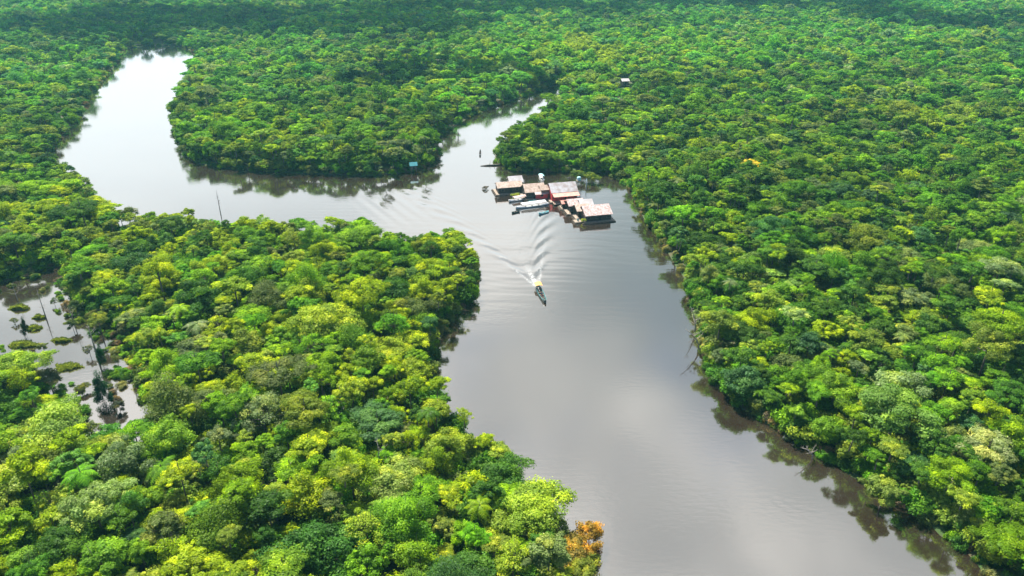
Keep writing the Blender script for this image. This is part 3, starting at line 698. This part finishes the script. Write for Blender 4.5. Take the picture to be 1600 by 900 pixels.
def house(px, py, ze, L, D, rise, roofm, wallm, label, ridge=.5, windows=2, door=True, porch=0, porchm=None, deck_out=1.0, open_sides=False, name='floating_house', posts=4, zb=.55):
    A = U(px, py, ze); c = A + EX * L / 2 + EY * D / 2
    h = empty(name, (c.x, c.y, 0), AX); tag(h, label, 'house', 'floating houses moored in the river')
    mb = MB(); n = 7
    for i in range(n):
        y = -D / 2 - deck_out + (D + 2 * deck_out) * i / (n - 1); mb.tube([(-L / 2 - deck_out - .6, y, .12), (L / 2 + deck_out + .5, y, .12)], .34, 8)
    mb.build('raft_logs', C['log'], h, True)
    MB().box((0, 0, zb - .06), (L + 2 * deck_out, D + 2 * deck_out, .12)).build('deck', C['deck'], h)
    wt = ze - .05
    if open_sides:
        for sx in np.linspace(-L / 2 + .15, L / 2 - .15, posts):
            for sy in (-D / 2 + .15, D / 2 - .15): MB().box((sx, sy, (zb + wt) / 2), (.16, .16, wt - zb)).build('post', C['plank'], h)
        MB().box((0, D / 2 - .35, zb + .55), (L - .6, .06, 1.0)).build('rail', C['plank'], h)
        MB().box((-L * .18, D * .05, zb + .62), (L * .36, D * .42, 1.24)).build('partition', wallm, h)
    else:
        yr = (-D / 2 - .5) + (D + 1) * ridge; zr = wt + rise * .90
        mb = MB(); pts = []
        for x in (-L / 2, L / 2): pts += [(x, -D / 2, zb), (x, D / 2, zb), (x, D / 2, wt), (x, yr, zr), (x, -D / 2, wt)]
        mb.poly(pts, [(0, 1, 2, 3, 4), (9, 8, 7, 6, 5), (0, 4, 9, 5), (1, 6, 7, 2), (2, 7, 8, 3), (3, 8, 9, 4), (0, 5, 6, 1)]).build('wall', wallm, h)
        if door: 
            d = MB().box((L * .05, -D / 2 - .04, zb + .98), (.95, .08, 1.9)).build('door', C['dark'], h)
            MB().box((L * .05 + .33, -D / 2 - .11, zb + .95), (.05, .06, .14)).build('handle', C['tin_grey'], d)
        for i in range(windows):
            wx = -L / 2 + L * (i + .5) / windows + (.0 if not door else (-.5 if i < windows / 2 else .5))
            f = MB().box((wx, -D / 2 - .03, zb + 1.35), (1.2, .07, .9)).build('window', C['plank'], h)
            MB().box((wx, -D / 2 - .075, zb + 1.35), (1.0, .04, .7)).build('pane', C['dark'], f)
        f = MB().box((-L / 2 - .03, -D * .1, zb + 1.35), (.07, 1.2, .9)).build('window', C['plank'], h)
        MB().box((-L / 2 - .075, -D * .1, zb + 1.35), (.04, 1.0, .7)).build('pane', C['dark'], f)
    roof_mb(L, D, ze, rise, ridge=ridge).build('roof', roofm, h)
    if porch:
        zf = ze - .75; x0, x1 = -L / 2 - .2, L / 2 + .3; y1, y0 = -D / 2 - .52, -D / 2 - porch
        MB().poly([(x0, y0, zf), (x1, y0, zf), (x1, y1, ze - .12), (x0, y1, ze - .12), (x0, y0, zf + .07), (x1, y0, zf + .07), (x1, y1, ze - .05), (x0, y1, ze - .05)],
                  [(0, 1, 2, 3), (4, 7, 6, 5), (0, 4, 5, 1), (1, 5, 6, 2), (2, 6, 7, 3), (3, 7, 4, 0)]).build('porch_roof', porchm, h)
        MB().box((0, -D / 2 - deck_out - porch / 2 + .3, zb - .05), (L + .4, porch, .1)).build('porch_floor', C['deck'], h)
        for sx in np.linspace(x0 + .2, x1 - .2, 5): MB().box((sx, y0 + .15, (zb + zf) / 2), (.13, .13, zf - zb)).build('post', C['red_paint'], h)
    return h
house(778.5, 294.0, 2.9, 9.6, 5.0, 1.5, C['thatch_beige'], C['plank_dark'], 'leftmost floating house with low beige thatch roof and dark plank walls')
house(797, 285.5, 3.6, 5.0, 4.6, 1.9, C['tin_white'], C['plank'], 'small white roofed house standing behind the leftmost beige thatch house', windows=1)
house(822, 301.0, 3.0, 7.6, 7.0, 2.3, C['thatch_beige'], C['plank_dark'], 'beige thatched floating house left of the big grey roof')
house(838, 304.0, 2.4, 4.6, 3.4, .9, C['tin_pink'], C['red_paint'], 'low pink roofed lean-to squeezed against the grey roofed house', windows=1, door=False, deck_out=.6)
house(863, 301.5, 3.9, 10.0, 8.0, 2.6, C['tin_grey'], C['red_paint'], 'largest floating house with grey metal roof, red walls and coral porch', porch=3.2, porchm=C['coral'], windows=4)
house(890, 322.0, 3.3, 5.6, 6.0, 1.6, C['tin_pink'], C['plank_dark'], 'pink roofed open sided shelter right of the coral porch', open_sides=True)
house(903, 330.0, 3.1, 4.6, 5.5, 1.5, C['thatch_beige'], C['plank_dark'], 'narrow beige roofed shelter wedged between two pink roofs', open_sides=True, posts=3)
house(916, 337.5, 2.8, 9.6, 7.0, 2.3, C['tin_pink'], C['plank_dark'], 'rightmost floating house with wide pinkish white roof over dark walls', ridge=.62, windows=3)

house(846, 297, 3.9, 3.4, 3.6, 1.3, C['thatch_beige'], C['plank'], 'little beige roofed hut wedged against the left side of the grey roofed house', windows=1, deck_out=.4)
house(908, 321, 3.6, 4.4, 4.2, 1.5, C['tin_white'], C['plank'], 'small off-white roofed hut behind the two pink roofs', windows=1, deck_out=.4)
house(879, 318.5, 2.3, 3.6, 2.6, .9, C['coral'], C['plank_dark'], 'low rusty coral roofed shed right below the coral porch', open_sides=True, posts=3, deck_out=.4)
# landing stages between the houses
def platform(px, py, L, D, label, z=.45):
    c = U(px, py, z); h = empty('floating_platform', (c.x, c.y, 0), AX); tag(h, label, 'platform', 'floating plank platforms by the houses')
    MB().box((0, 0, z), (L, D, .1)).build('deck', C['deck'], h)
    mb = MB(); [mb.tube([(-L / 2 - .3, y, .1), (L / 2 + .3, y, .1)], .28, 8) for y in np.linspace(-D / 2, D / 2, 4)]
    mb.build('raft_logs', C['log'], h, True)
platform(818, 306, 4.0, 3.0, 'plank landing stage in front of the beige thatched house')
platform(886, 321, 4.5, 3.4, 'plank landing stage below the coral porch')
platform(905, 345, 4.0, 2.6, 'plank landing stage left of the rightmost house, carrying a yellow green bush')

def barrel(px, py, z, m, label):
    p = U(px, py, z); t = empty('barrel', p); tag(t, label, 'barrel', 'barrels on the platforms')
    MB().tube([(0, 0, 0), (0, 0, .08), (0, 0, .45), (0, 0, .82), (0, 0, .9)], [.27, .29, .32, .29, .27], 14).build('drum', m, t, True)
    MB().tube([(0, 0, .9), (0, 0, .95)], [.25, .25], 14).build('lid', C['black'], t)
barrel(883, 320, .5, C['blue'], 'blue barrel on the stage below the coral porch, left one')
barrel(889, 321, .5, C['blue'], 'blue barrel on the stage below the coral porch, right one')
barrel(903, 345, .5, C['teal'], 'teal barrel beside the yellow green bush')
# tank tower and mast behind the big house
p = U(904, 296, 0); t = empty('tank_tower', (p.x, p.y, 0), AX); tag(t, 'pale teal water tank on a wooden stand behind the grey roofed house', 'water tank')
for sx in (-.8, .8):
    for sy in (-.8, .8): MB().box((sx, sy, 1.9), (.16, .16, 3.8)).build('leg', C['plank'], t)
MB().box((0, 0, 3.85), (2.1, 2.1, .12)).build('shelf', C['plank'], t)
MB().tube([(0, 0, 3.91), (0, 0, 4.1), (0, 0, 5.1), (0, 0, 5.4), (0, 0, 5.5)], [.8, .85, .85, .6, .25], 16).build('tank', C['lteal'], t, True)
p = U(916, 296, 0); t = empty('mast', (p.x, p.y, 0)); tag(t, 'pale blue pole with stays standing in the water behind the pink roofs', 'mast')
MB().tube([(0, 0, -1), (0, 0, 4.6)], [.14, .07], 8).build('pole', C['lteal'], t, True)
for a in (0, 2.1, 4.2): MB().tube([(0, 0, 3.8), (1.1 * math.cos(a), 1.1 * math.sin(a), -.2)], .03, 5).build('stay', C['white'], t)

# ------------------------------------------------------------------ boats
def hull_bm(L, B, H, sheer=.35, t=.05):
    n = 15; mb = MB(); bm = mb.bm; rows = []
    for i in range(n):
        u = i / (n - 1); x = (u - .5) * L
        wdt = B / 2 * (math.sin(math.pi * min(1, max(0, .10 + u * .86))) ** .55); z = H + sheer * (abs(2 * u - 1) ** 3) * (1.4 if u > .5 else .5)
        bz = -.12 + .55 * sheer * (max(0, u - .72) / .28) ** 2
        prof = [(-wdt, z), (-wdt * .86, H * .25), (-wdt * .4, bz), (wdt * .4, bz), (wdt * .86, H * .25), (wdt, z),
                (wdt - t, z), (wdt * .80 - t, H * .3), (wdt * .3, bz + .09), (-wdt * .3, bz + .09), (-wdt * .80 + t, H * .3), (-wdt + t, z)]
        rows.append([bm.verts.new((x, a, b)) for a, b in prof])
    k = 12
    for i in range(n - 1):
        for j in range(k): bm.faces.new((rows[i][j], rows[i][(j + 1) % k], rows[i + 1][(j + 1) % k], rows[i + 1][j]))
    bm.faces.new(rows[0][:6]); bm.faces.new(rows[0][6:]); bm.faces.new(rows[-1][:6][::-1]); bm.faces.new(rows[-1][6:][::-1])
    return mb
def boat(a, b, B, hullm, label, canopy=None, cm=None, thwarts=3, motor=False, group=None, H=.5, name='motor_canoe', trim=None):
    """a = stern pixel, b = bow pixel on the water"""
    pa, pb = U(a[0], a[1], .2), U(b[0], b[1], .2); d = pb - pa; L = d.length; c = (pa + pb) / 2
    t = empty(name, (c.x, c.y, 0), math.atan2(d.y, d.x)); tag(t, label, 'boat', group)
    hull_bm(L, B, H).build('hull', hullm, t, True)
    if trim:
        for s in (-1, 1): MB().tube([((u - .5) * L, s * B / 2 * (math.sin(math.pi * (.10 + u * .86)) ** .55), H + .03 + .35 * (abs(2 * u - 1) ** 3) * (1.4 if u > .5 else .5)) for u in np.linspace(.05, .95, 11)], .05, 5).build('gunwale', trim, t)
    for i in range(thwarts): MB().box(((-.3 + .6 * (i + .5) / thwarts) * L, 0, H * .7), (.25, B * .82, .05)).build('thwart', C['plank'], t)
    if canopy:
        u0, u1, ch = canopy; xa, xb = (u0 - .5) * L, (u1 - .5) * L; mb = MB(); n = 7; pts = []; f = []
        for x in (xa, xb):
            for k2 in (0, .06):
                for i in range(n): v = i / (n - 1) * 2 - 1; pts.append((x, v * B * .62, ch + .28 * (1 - v * v) + k2))
        for i in range(n - 1):
            f += [(i, i + 1, 2 * n + i + 1, 2 * n + i), (n + i, 3 * n + i, 3 * n + i + 1, n + i + 1), (i, n + i, n + i + 1, i + 1), (2 * n + i, 2 * n + i + 1, 3 * n + i + 1, 3 * n + i)]
        f += [(0, 2 * n, 3 * n, n), (n - 1, 2 * n - 1, 4 * n - 1, 3 * n - 1)]
        mb.poly(pts, f).build('canopy', cm, t)
        for x in np.linspace(xa + .2, xb - .2, 3):
            for s in (-1, 1): MB().box((x, s * B * .46, (H * .6 + ch) / 2), (.05, .05, ch - H * .6)).build('post', C['white'], t)
    if motor:
        m_ = MB().box((-L / 2 + .1, 0, H + .35), (.45, .34, .45), bev=.06).build('outboard_motor', C['black'], t)
        MB().tube([(-L / 2 - .05, 0, H + .1), (-L / 2 - .3, 0, -.35)], .06, 6).build('shaft', C['tin_grey'], m_); MB().tube([(-L / 2 + .3, 0, H + .4), (-L / 2 + .9, 0, H + .55)], .03, 5).build('tiller', C['black'], m_)
    return t, L, c, math.atan2(d.y, d.x)
G = 'boats moored in front of the floating houses'
boat((857, 318.5), (806, 325.5), 2.0, C['white'], 'long white canopied boat moored in front, nearest the open water', (.10, .84, 1.6), C['white'], group=G)
boat((825, 309.5), (795, 315), 1.9, C['white'], 'short white boat with pink roof moored below the leftmost house', (.12, .78, 1.5), C['tin_pink'], group=G)
boat((853, 310.5), (826, 317), 1.5, C['teal'], 'dark teal open boat moored between the two white boats and the houses', group=G, trim=C['lteal'])
boat((857, 331), (842, 335), 1.2, C['lteal'], 'little pale teal dinghy lying behind the long white boat', group=G, thwarts=2, name='dinghy')
boat((800, 333), (812, 330), 1.0, C['dgreen'], 'dark canoe lying off the bow of the long white boat', group=G, thwarts=2, name='canoe')
boat((849, 283), (843, 274), 1.6, C['white'], 'white boat tied behind the beige thatched house, under the trees', (.3, .7, 1.5), C['lteal'], group=G)
mvb, mL, mc, ma = boat((839, 446), (852, 473), 1.7, C['dgreen'], 'dark green motor canoe with orange canopy under way, trailing a wake', (.04, .27, 1.5), C['orange'], thwarts=4, motor=True, trim=C['teal'])
cnv, cL, cc_, ca = boat((750, 244), (750.5, 236), .95, C['black'], 'lone dark canoe crossing the pale water in the right arm', thwarts=2, name='canoe')

# ------------------------------------------------------------------ people (in the boats)
def person(loc, rz, shirt, label, reach=0.0):
    """seated figure, facing +x, hips at seat height"""
    J = {'pel': ((0, 0, .12), .15), 'waist': ((-.01, 0, .28), .13), 'chest': ((.02, 0, .50), .155), 'neck': ((.03, 0, .66), .06), 'head': ((.05, 0, .78), .095), 'crown': ((.05, 0, .88), .075)}
    E = [('pel', 'waist'), ('waist', 'chest'), ('chest', 'neck'), ('neck', 'head'), ('head', 'crown')]
    for s, q in ((1, 'l'), (-1, 'r')):
        rx = reach if s < 0 else 0
        J.update({'sh' + q: ((.01, .19 * s, .58), .065), 'el' + q: ((.08 - rx * .3, .25 * s, .34), .045), 'wr' + q: ((.30 - rx, .17 * s, .26), .032), 'ha' + q: ((.38 - rx * 1.2, .16 * s, .25), .035),
                  'hi' + q: ((.04, .10 * s, .10), .10), 'kn' + q: ((.46, .13 * s, .20), .065), 'an' + q: ((.52, .13 * s, -.20), .042), 'to' + q: ((.66, .14 * s, -.25), .035)})
        E += [('chest', 'sh' + q), ('sh' + q, 'el' + q), ('el' + q, 'wr' + q), ('wr' + q, 'ha' + q), ('pel', 'hi' + q), ('hi' + q, 'kn' + q), ('kn' + q, 'an' + q), ('an' + q, 'to' + q)]
    K = list(J); me = bpy.data.meshes.new('person'); me.from_pydata([J[k][0] for k in K], [(K.index(a), K.index(b)) for a, b in E], [])
    o = bpy.data.objects.new('person', me); COL.objects.link(o)
    sk = o.modifiers.new('skin', 'SKIN'); o.modifiers.new('sub', 'SUBSURF').levels = 2
    for i, k in enumerate(K): me.skin_vertices[0].data[i].radius = (J[k][1],) * 2
    me.skin_vertices[0].data[0].use_root = True
    bpy.context.view_layer.update(); dg = bpy.context.evaluated_depsgraph_get(); m2 = bpy.data.meshes.new_from_object(o.evaluated_get(dg))
    bpy.data.objects.remove(o)
    m2.materials.clear()
    for m in (C['skin'], shirt, C['trousers']): m2.materials.append(m)
    for p in m2.polygons:
        p.use_smooth = True; c = p.center
        if c.z > .63: p.material_index = 0
        elif c.z > .29 and c.x < .16: p.material_index = 1
        elif c.z > .215 and c.x > .2 and abs(c.y) > .1 and c.z > .22 + (c.x - .3) * .0 and c.x < .45: p.material_index = 0
        elif c.z < -.16: p.material_index = 0
        else: p.material_index = 2
    o = bpy.data.objects.new('person', m2); COL.objects.link(o); o.location = loc; o.rotation_euler = (0, 0, rz)
    h = bmesh.new(); bmesh.ops.create_icosphere(h, subdivisions=3, radius=1, matrix=Matrix.Translation((.035, 0, .845)) @ Matrix.Diagonal((.105, .095, .095, 1)))
    bmesh.ops.delete(h, geom=[v for v in h.verts if v.co.z < .80 and v.co.x > .02], context='VERTS'); hm = bpy.data.meshes.new('hair'); h.to_mesh(hm); h.free()
    link('hair', hm, o, [C['hair']])
    fb = MB()
    for s in (-1, 1): fb.box((.142, s * .034, .79), (.012, .022, .012))
    fb.build('eyes', C['hair'], o); MB().box((.15, 0, .765), (.03, .022, .04), bev=.008).build('nose', C['skin'], o); MB().box((.143, 0, .725), (.01, .045, .01)).build('mouth', C['shirt_red'], o)
    tag(o, label, 'person')
def on_boat(c, a, u, L): return (c.x + math.cos(a) * (u - .5) * L, c.y + math.sin(a) * (u - .5) * L, .32)
person(on_boat(mc, ma, .14, mL), ma, C['shirt_white'], 'person in white shirt steering at the stern of the moving motor canoe', .45)
person(on_boat(mc, ma, .55, mL), ma, C['shirt_blue'], 'seated person in blue shirt just ahead of the orange canopy')
person(on_boat(mc, ma, .68, mL), ma, C['shirt_red'], 'seated person in red shirt nearest the bow of the moving motor canoe')
person(on_boat(cc_, ca, .40, cL), ca, C['trousers'], 'person in dark clothes sitting in the lone dark canoe')

# ------------------------------------------------------------------ huts in the forest
def hut(px, py, z, L, D, roofm, label, zg=.5, rot=.2):
    p = U(px, py, z); h = empty('forest_hut', (p.x, p.y, zg), rot); tag(h, label, 'hut')
    zz_ = z - zg
    MB().box((0, 0, zz_ / 2 + .6), (L, D, zz_ - 1.2)).build('wall', C['plank'], h)
    for sx in (-1, 1):
        for sy in (-1, 1): MB().box((sx * (L / 2 - .1), sy * (D / 2 - .1), .6), (.2, .2, 1.2)).build('post', C['plank'], h)
    roof_mb(L, D, zz_, 1.3).build('roof', roofm, h); MB().box((0, -D / 2 - .04, zz_ / 2 + .5), (.9, .07, zz_ - 1.5)).build('door', C['dark'], h)
hut(976, 126, 4.5, 4.4, 4.0, C['tin_white'], 'white roofed hut in a tiny clearing of the forest, right of the upper river arm')
hut(646, 258, 3.4, 2.4, 2.0, C['teal'], 'tiny teal roofed hut at the tip of the peninsula')

# ------------------------------------------------------------------ dead wood, flooded trees, grass islands
def dead_tree(loc, h, label, seed, lean=(0, 0), mat=None, spread=.5, name='dead_tree', r0=.16, rz=0.0):
    r = random.Random(seed); t = empty(name, loc, rz); tag(t, label, 'dead tree')
    top = (lean[0] * h, lean[1] * h, h * .95)
    pt = lambda u: (top[0] * u * u, top[1] * u * u, h * .95 * u)
    MB().tube([(0, 0, -1)] + [pt(u) for u in (.25, .5, .75, 1)], [r0 * 1.3, r0, r0 * .75, r0 * .5, r0 * .18], 7).build('trunk', mat or M_DEAD, t, True)
    for i in range(9):
        u = r.uniform(.3, .95); p = Vector(pt(u)); a = r.uniform(0, 6.28); ln = h * spread * (1.15 - u) * r.uniform(.6, 1.2)
        d = Vector((math.cos(a), math.sin(a), r.uniform(.3, 1.0))) * ln; q = p + d * .55 + Vector((0, 0, -.05 * ln)); e = p + d
        mb = MB(); mb.tube([p, q, e], [r0 * .45 * (1.2 - u), r0 * .3 * (1.2 - u), .02], 5)
        for k in range(3):
            s_ = p.lerp(e, r.uniform(.4, .9)); mb.tube([s_, s_ + Vector((r.uniform(-1, 1), r.uniform(-1, 1), r.uniform(.1, 1))) * ln * .33], [r0 * .14, .012], 4)
        mb.build('branch', mat or M_DEAD, t)
def g0(px, py): p = U(px, py, 0); return (p.x, p.y, 0)
dead_tree(g0(72, 497), 9.5, 'tall thin pale dead trunk standing in the flooded clearing', 1, spread=.16, r0=.14)
dead_tree(g0(153, 560), 10.5, 'pale forked dead tree above the vine column in the flooded clearing', 2, spread=.3, r0=.22)
dead_tree(g0(1092, 548), 7.5, 'bare bleached tree leaning over the water from the right bank', 3, lean=(-.6, -.15), spread=.5, r0=.2)
dead_tree(g0(1086, 520), 8.5, 'pale bare tree standing at the right bank waterline, above the leaning one', 4, lean=(-.25, 0), spread=.4, r0=.18)
p = U(532, 618, 8); dead_tree((p.x, p.y, .5), 10.5, 'bleached bare crown poking out of the left bank canopy', 5, spread=.45, r0=.2)
p = U(592, 712, 8); dead_tree((p.x, p.y, .5), 12.5, 'grey bare stems behind the cream blossomed flat tree', 6, spread=.3, r0=.16)
dead_tree(g0(345, 335), 10.5, 'thin dark snag at the shore of the wide upper left water', 7, spread=.14, r0=.14, mat=M_BARK)
dead_tree(g0(1270, 716), 4.0, 'fallen pale branch dipping into the river at the right bank', 9, lean=(-.9, -.3), spread=.6, r0=.14)
dead_tree(g0(118, 512), 7.0, 'grey leafless sapling in the flooded clearing, right of the tall trunk', 10, spread=.45, r0=.1)
dead_tree(g0(28, 470), 6.0, 'low grey leafless sapling at the back of the flooded clearing', 11, spread=.5, r0=.1)
lg = empty('drift_log', g0(768, 259), .15); tag(lg, 'dark drift log with branches lying off the right bank, below the lone canoe', 'log')
MB().tube([(-5, 0, .15), (-2, .1, .3), (2.5, -.1, .35), (5, .2, .6)], [.12, .3, .38, .3], 8).build('trunk', M_BARK, lg, True)
mb = MB(); [mb.tube([(x, 0, .3), (x + .5, s * .8, 1.4), (x + .8, s * 1.6, 2.2)], [.12, .07, .02], 5) for x, s in ((-1, 1), (1, -1), (2.4, 1), (3.6, -.6))]; mb.build('branch', M_BARK, lg)

def small_tree(px, py, z, r, h, fi, tint, label, cat='tree', name='flooded_tree', vs=1.0, zg=0.0, group='flooded trees standing in water'):
    """px,py: the crown's centre in the photo, standing in water"""
    p = U(px, py, z); cm, tm, form = NEAR[fi]; hz = HZ[form]
    sz = r * vs; bz = max(.25, z - hz * .5 * sz)
    t = empty(name, (p.x, p.y, zg), rng.uniform(0, 6.28)); tag(t, label, cat, group)
    c = bpy.data.objects.new('crown', cm); k = bpy.data.objects.new('trunk', tm)
    for q in (c, k): COL.objects.link(q); q.parent = t; q.location = (0, 0, bz)
    c.scale = (r, r, sz); k.scale = (r * .8, r * .8, max(bz / 1.5, sz)); c['tint'] = list(tint)
small_tree(758, 293, .8, 1.7, 0, 12, (.09, .08, .05), 'low grey half drowned bush left of the floating houses', 'shrub', 'drowned_bush', .6, group='bushes standing in the river')
small_tree(892, 852, 2.3, 3.4, 0, 8, (.27, .22, .04), 'orange brown riverside shrub at the left bank edge, left lobe', 'shrub', 'riverside_shrub', .9, group='riverside shrubs')
small_tree(922, 834, 2.9, 2.9, 0, 7, (.36, .235, .03), 'bright orange riverside shrub sticking out over the river', 'shrub', 'riverside_shrub', .9, group='riverside shrubs')
small_tree(914, 884, 2.0, 2.8, 0, 7, (.20, .26, .03), 'lime green riverside shrub just below the orange ones', 'shrub', 'riverside_shrub', .7, group='riverside shrubs')
small_tree(146, 493, 3.5, 2.6, 0, 4, (.09, .12, .04), 'grey green ragged tree at the far edge of the flooded clearing')
small_tree(118, 478, 3.0, 2.4, 0, 9, (.07, .12, .03), 'small dark ragged tree left of the grey green one in the flood')
small_tree(152, 497, 6.5, 2.8, 0, 8, (.16, .22, .03), 'lime crowned tree behind the pale forked dead tree')
small_tree(200, 505, 5.0, 3.3, 0, 11, (.10, .13, .06), 'pale grey feathery tree at the right end of the flooded clearing')
small_tree(221, 560, 4.5, 3.6, 0, 2, (.22, .28, .02), 'yellow green flat crowned tree at the right shore of the flooded clearing')
small_tree(38, 512, 2.9, .9, 0, 3, (.02, .05, .02), 'slim dark vine column in the flooded clearing, left one', vs=2.9)
small_tree(157, 556, 3.0, .9, 0, 10, (.015, .085, .03), 'slim dark green vine column in the flooded clearing, right one', vs=3.4)
small_tree(158, 612, 3.4, 1.9, 0, 3, (.02, .085, .035), 'dark green cone shaped tree at the near end of the flooded clearing', vs=2.2)
small_tree(185, 632, 1.8, 1.6, 0, 9, (.08, .10, .06), 'small grey bush standing in the near end of the flood')
small_tree(128, 604, 1.6, 1.5, 0, 8, (.13, .17, .04), 'small olive bush standing in the near end of the flood')
small_tree(22, 500, 1.2, 1.3, 0, 12, (.12, .16, .06), 'sparse grey green shrub at the left end of the flood, by the photo edge', vs=.9)
small_tree(84, 470, 1.6, 1.2, 0, 13, (.10, .15, .05), 'sparse shrub standing right of the tall thin dead trunk', vs=1.1)
small_tree(66, 540, 1.6, 1.4, 0, 4, (.16, .21, .05), 'low lime ragged shrub in the middle of the flood', vs=.8)
small_tree(138, 545, 2.2, 1.6, 0, 12, (.10, .13, .06), 'sparse grey tree just left of the dark green vine column', vs=1.0)
small_tree(182, 560, 2.0, 1.5, 0, 13, (.13, .17, .05), 'sparse pale tree just right of the dark green vine column', vs=1.0)
small_tree(112, 505, 2.4, 1.7, 0, 9, (.10, .15, .04), 'ragged green tree at the centre of the flooded clearing', vs=1.0)
small_tree(75, 590, 4.0, 3.2, 0, 9, (.12, .15, .07), 'grey green shrub on the near left shore of the flooded clearing')
small_tree(806, 304, 1.1, 1.6, 0, 7, (.33, .40, .07), 'yellow green bush growing on the float by the leftmost house', 'shrub', 'float_bush', .8, zg=.1, group='bushes growing on floats')
small_tree(912, 344, 1.2, 1.2, 0, 0, (.28, .36, .04), 'yellow green bush on the float left of the rightmost house', 'shrub', 'float_bush', .8, zg=.1, group='bushes growing on floats')
small_tree(925, 274, 3.2, 3.4, 0, 2, (.13, .20, .025), 'low spreading green tree leaning over the dark backwater', vs=.9)
small_tree(905, 270, 3.4, 3.0, 0, 8, (.10, .17, .03), 'feathery green tree left of the spreading one over the dark backwater')

mgr = leaf_mat('grass_blades', (.30, .36, .085), .3)
def grass_island(px, py, rx, ry, label, seed):
    p = U(px, py, 0); t = empty('grass_island', (p.x, p.y, 0), 0); tag(t, label, 'grass island', 'floating grass islands in the flooded clearing')
    r = np.random.default_rng(seed); n = 5200
    a = r.uniform(0, 6.28, n); q = np.sqrt(r.random(n)) * (1 + .22 * np.sin(3 * a + seed) + .18 * np.sin(7 * a + 2 * seed) + .1 * np.sin(13 * a)); x, y = np.cos(a) * q * rx, np.sin(a) * q * ry
    q *= r.uniform(.8, 1.12, n); x, y = x * r.uniform(.85, 1.15, n), y * r.uniform(.85, 1.15, n); h = r.uniform(.25, 1.3, n) * (1.1 - .6 * np.minimum(q, 1.2)) * (.6 + .8 * vnoise(x + 50, y + 50, .9, seed)); d = r.uniform(0, 6.28, n); wv = .12
    base_ = np.stack([x, y, np.full(n, -.05)], 1); sd = np.stack([np.cos(d), np.sin(d), 0 * d], 1) * wv; tip = base_ + np.stack([np.cos(d + 1.2) * h * .5, np.sin(d + 1.2) * h * .5, h], 1)
    Vv = np.stack([base_ - sd, base_ + sd, tip + sd * .3, tip - sd * .3], 1).reshape(-1, 3)
    me = mesh_np('grass', Vv, np.arange(n * 4).reshape(-1, 4), {'leafv': ('FACE', r.random(n)), 'lobev': ('FACE', r.random(n) * .6)}); link('grass', me, t, [mgr])
    mb = MB(); k = 22; mb.poly([(math.cos(i / k * 6.283) * rx * .4 * (1 + .2 * math.sin(3 * i / k * 6.283 + seed)), math.sin(i / k * 6.283) * ry * .4 * (1 + .2 * math.sin(3 * i / k * 6.283 + seed)), .05) for i in range(k)] + [(0, 0, .1)],
        [(i, (i + 1) % k, k) for i in range(k)]); mb.build('root_mat', C['log'] if False else simple_mat('root_mat', (.20, .24, .06), (.12, .14, .04), .95), t)
for i, a in enumerate([(30, 482, 2.4, .9, 'olive grass island at the far left of the flooded clearing'), (62, 497, 1.4, .6, 'small grass island below the tall thin dead trunk'),
    (52, 514, 1.8, 1.0, 'grass island right of the slim dark vine column'), (97, 533, 2.0, .7, 'grass island in the middle of the flooded clearing'),
    (105, 574, 2.6, 1.5, 'large lime grass island nearest the camera in the flooded clearing'), (38, 540, 3.6, 1.2, 'long grass island along the near left shore of the flooded clearing')]):
    grass_island(*a, seed=i + 3)
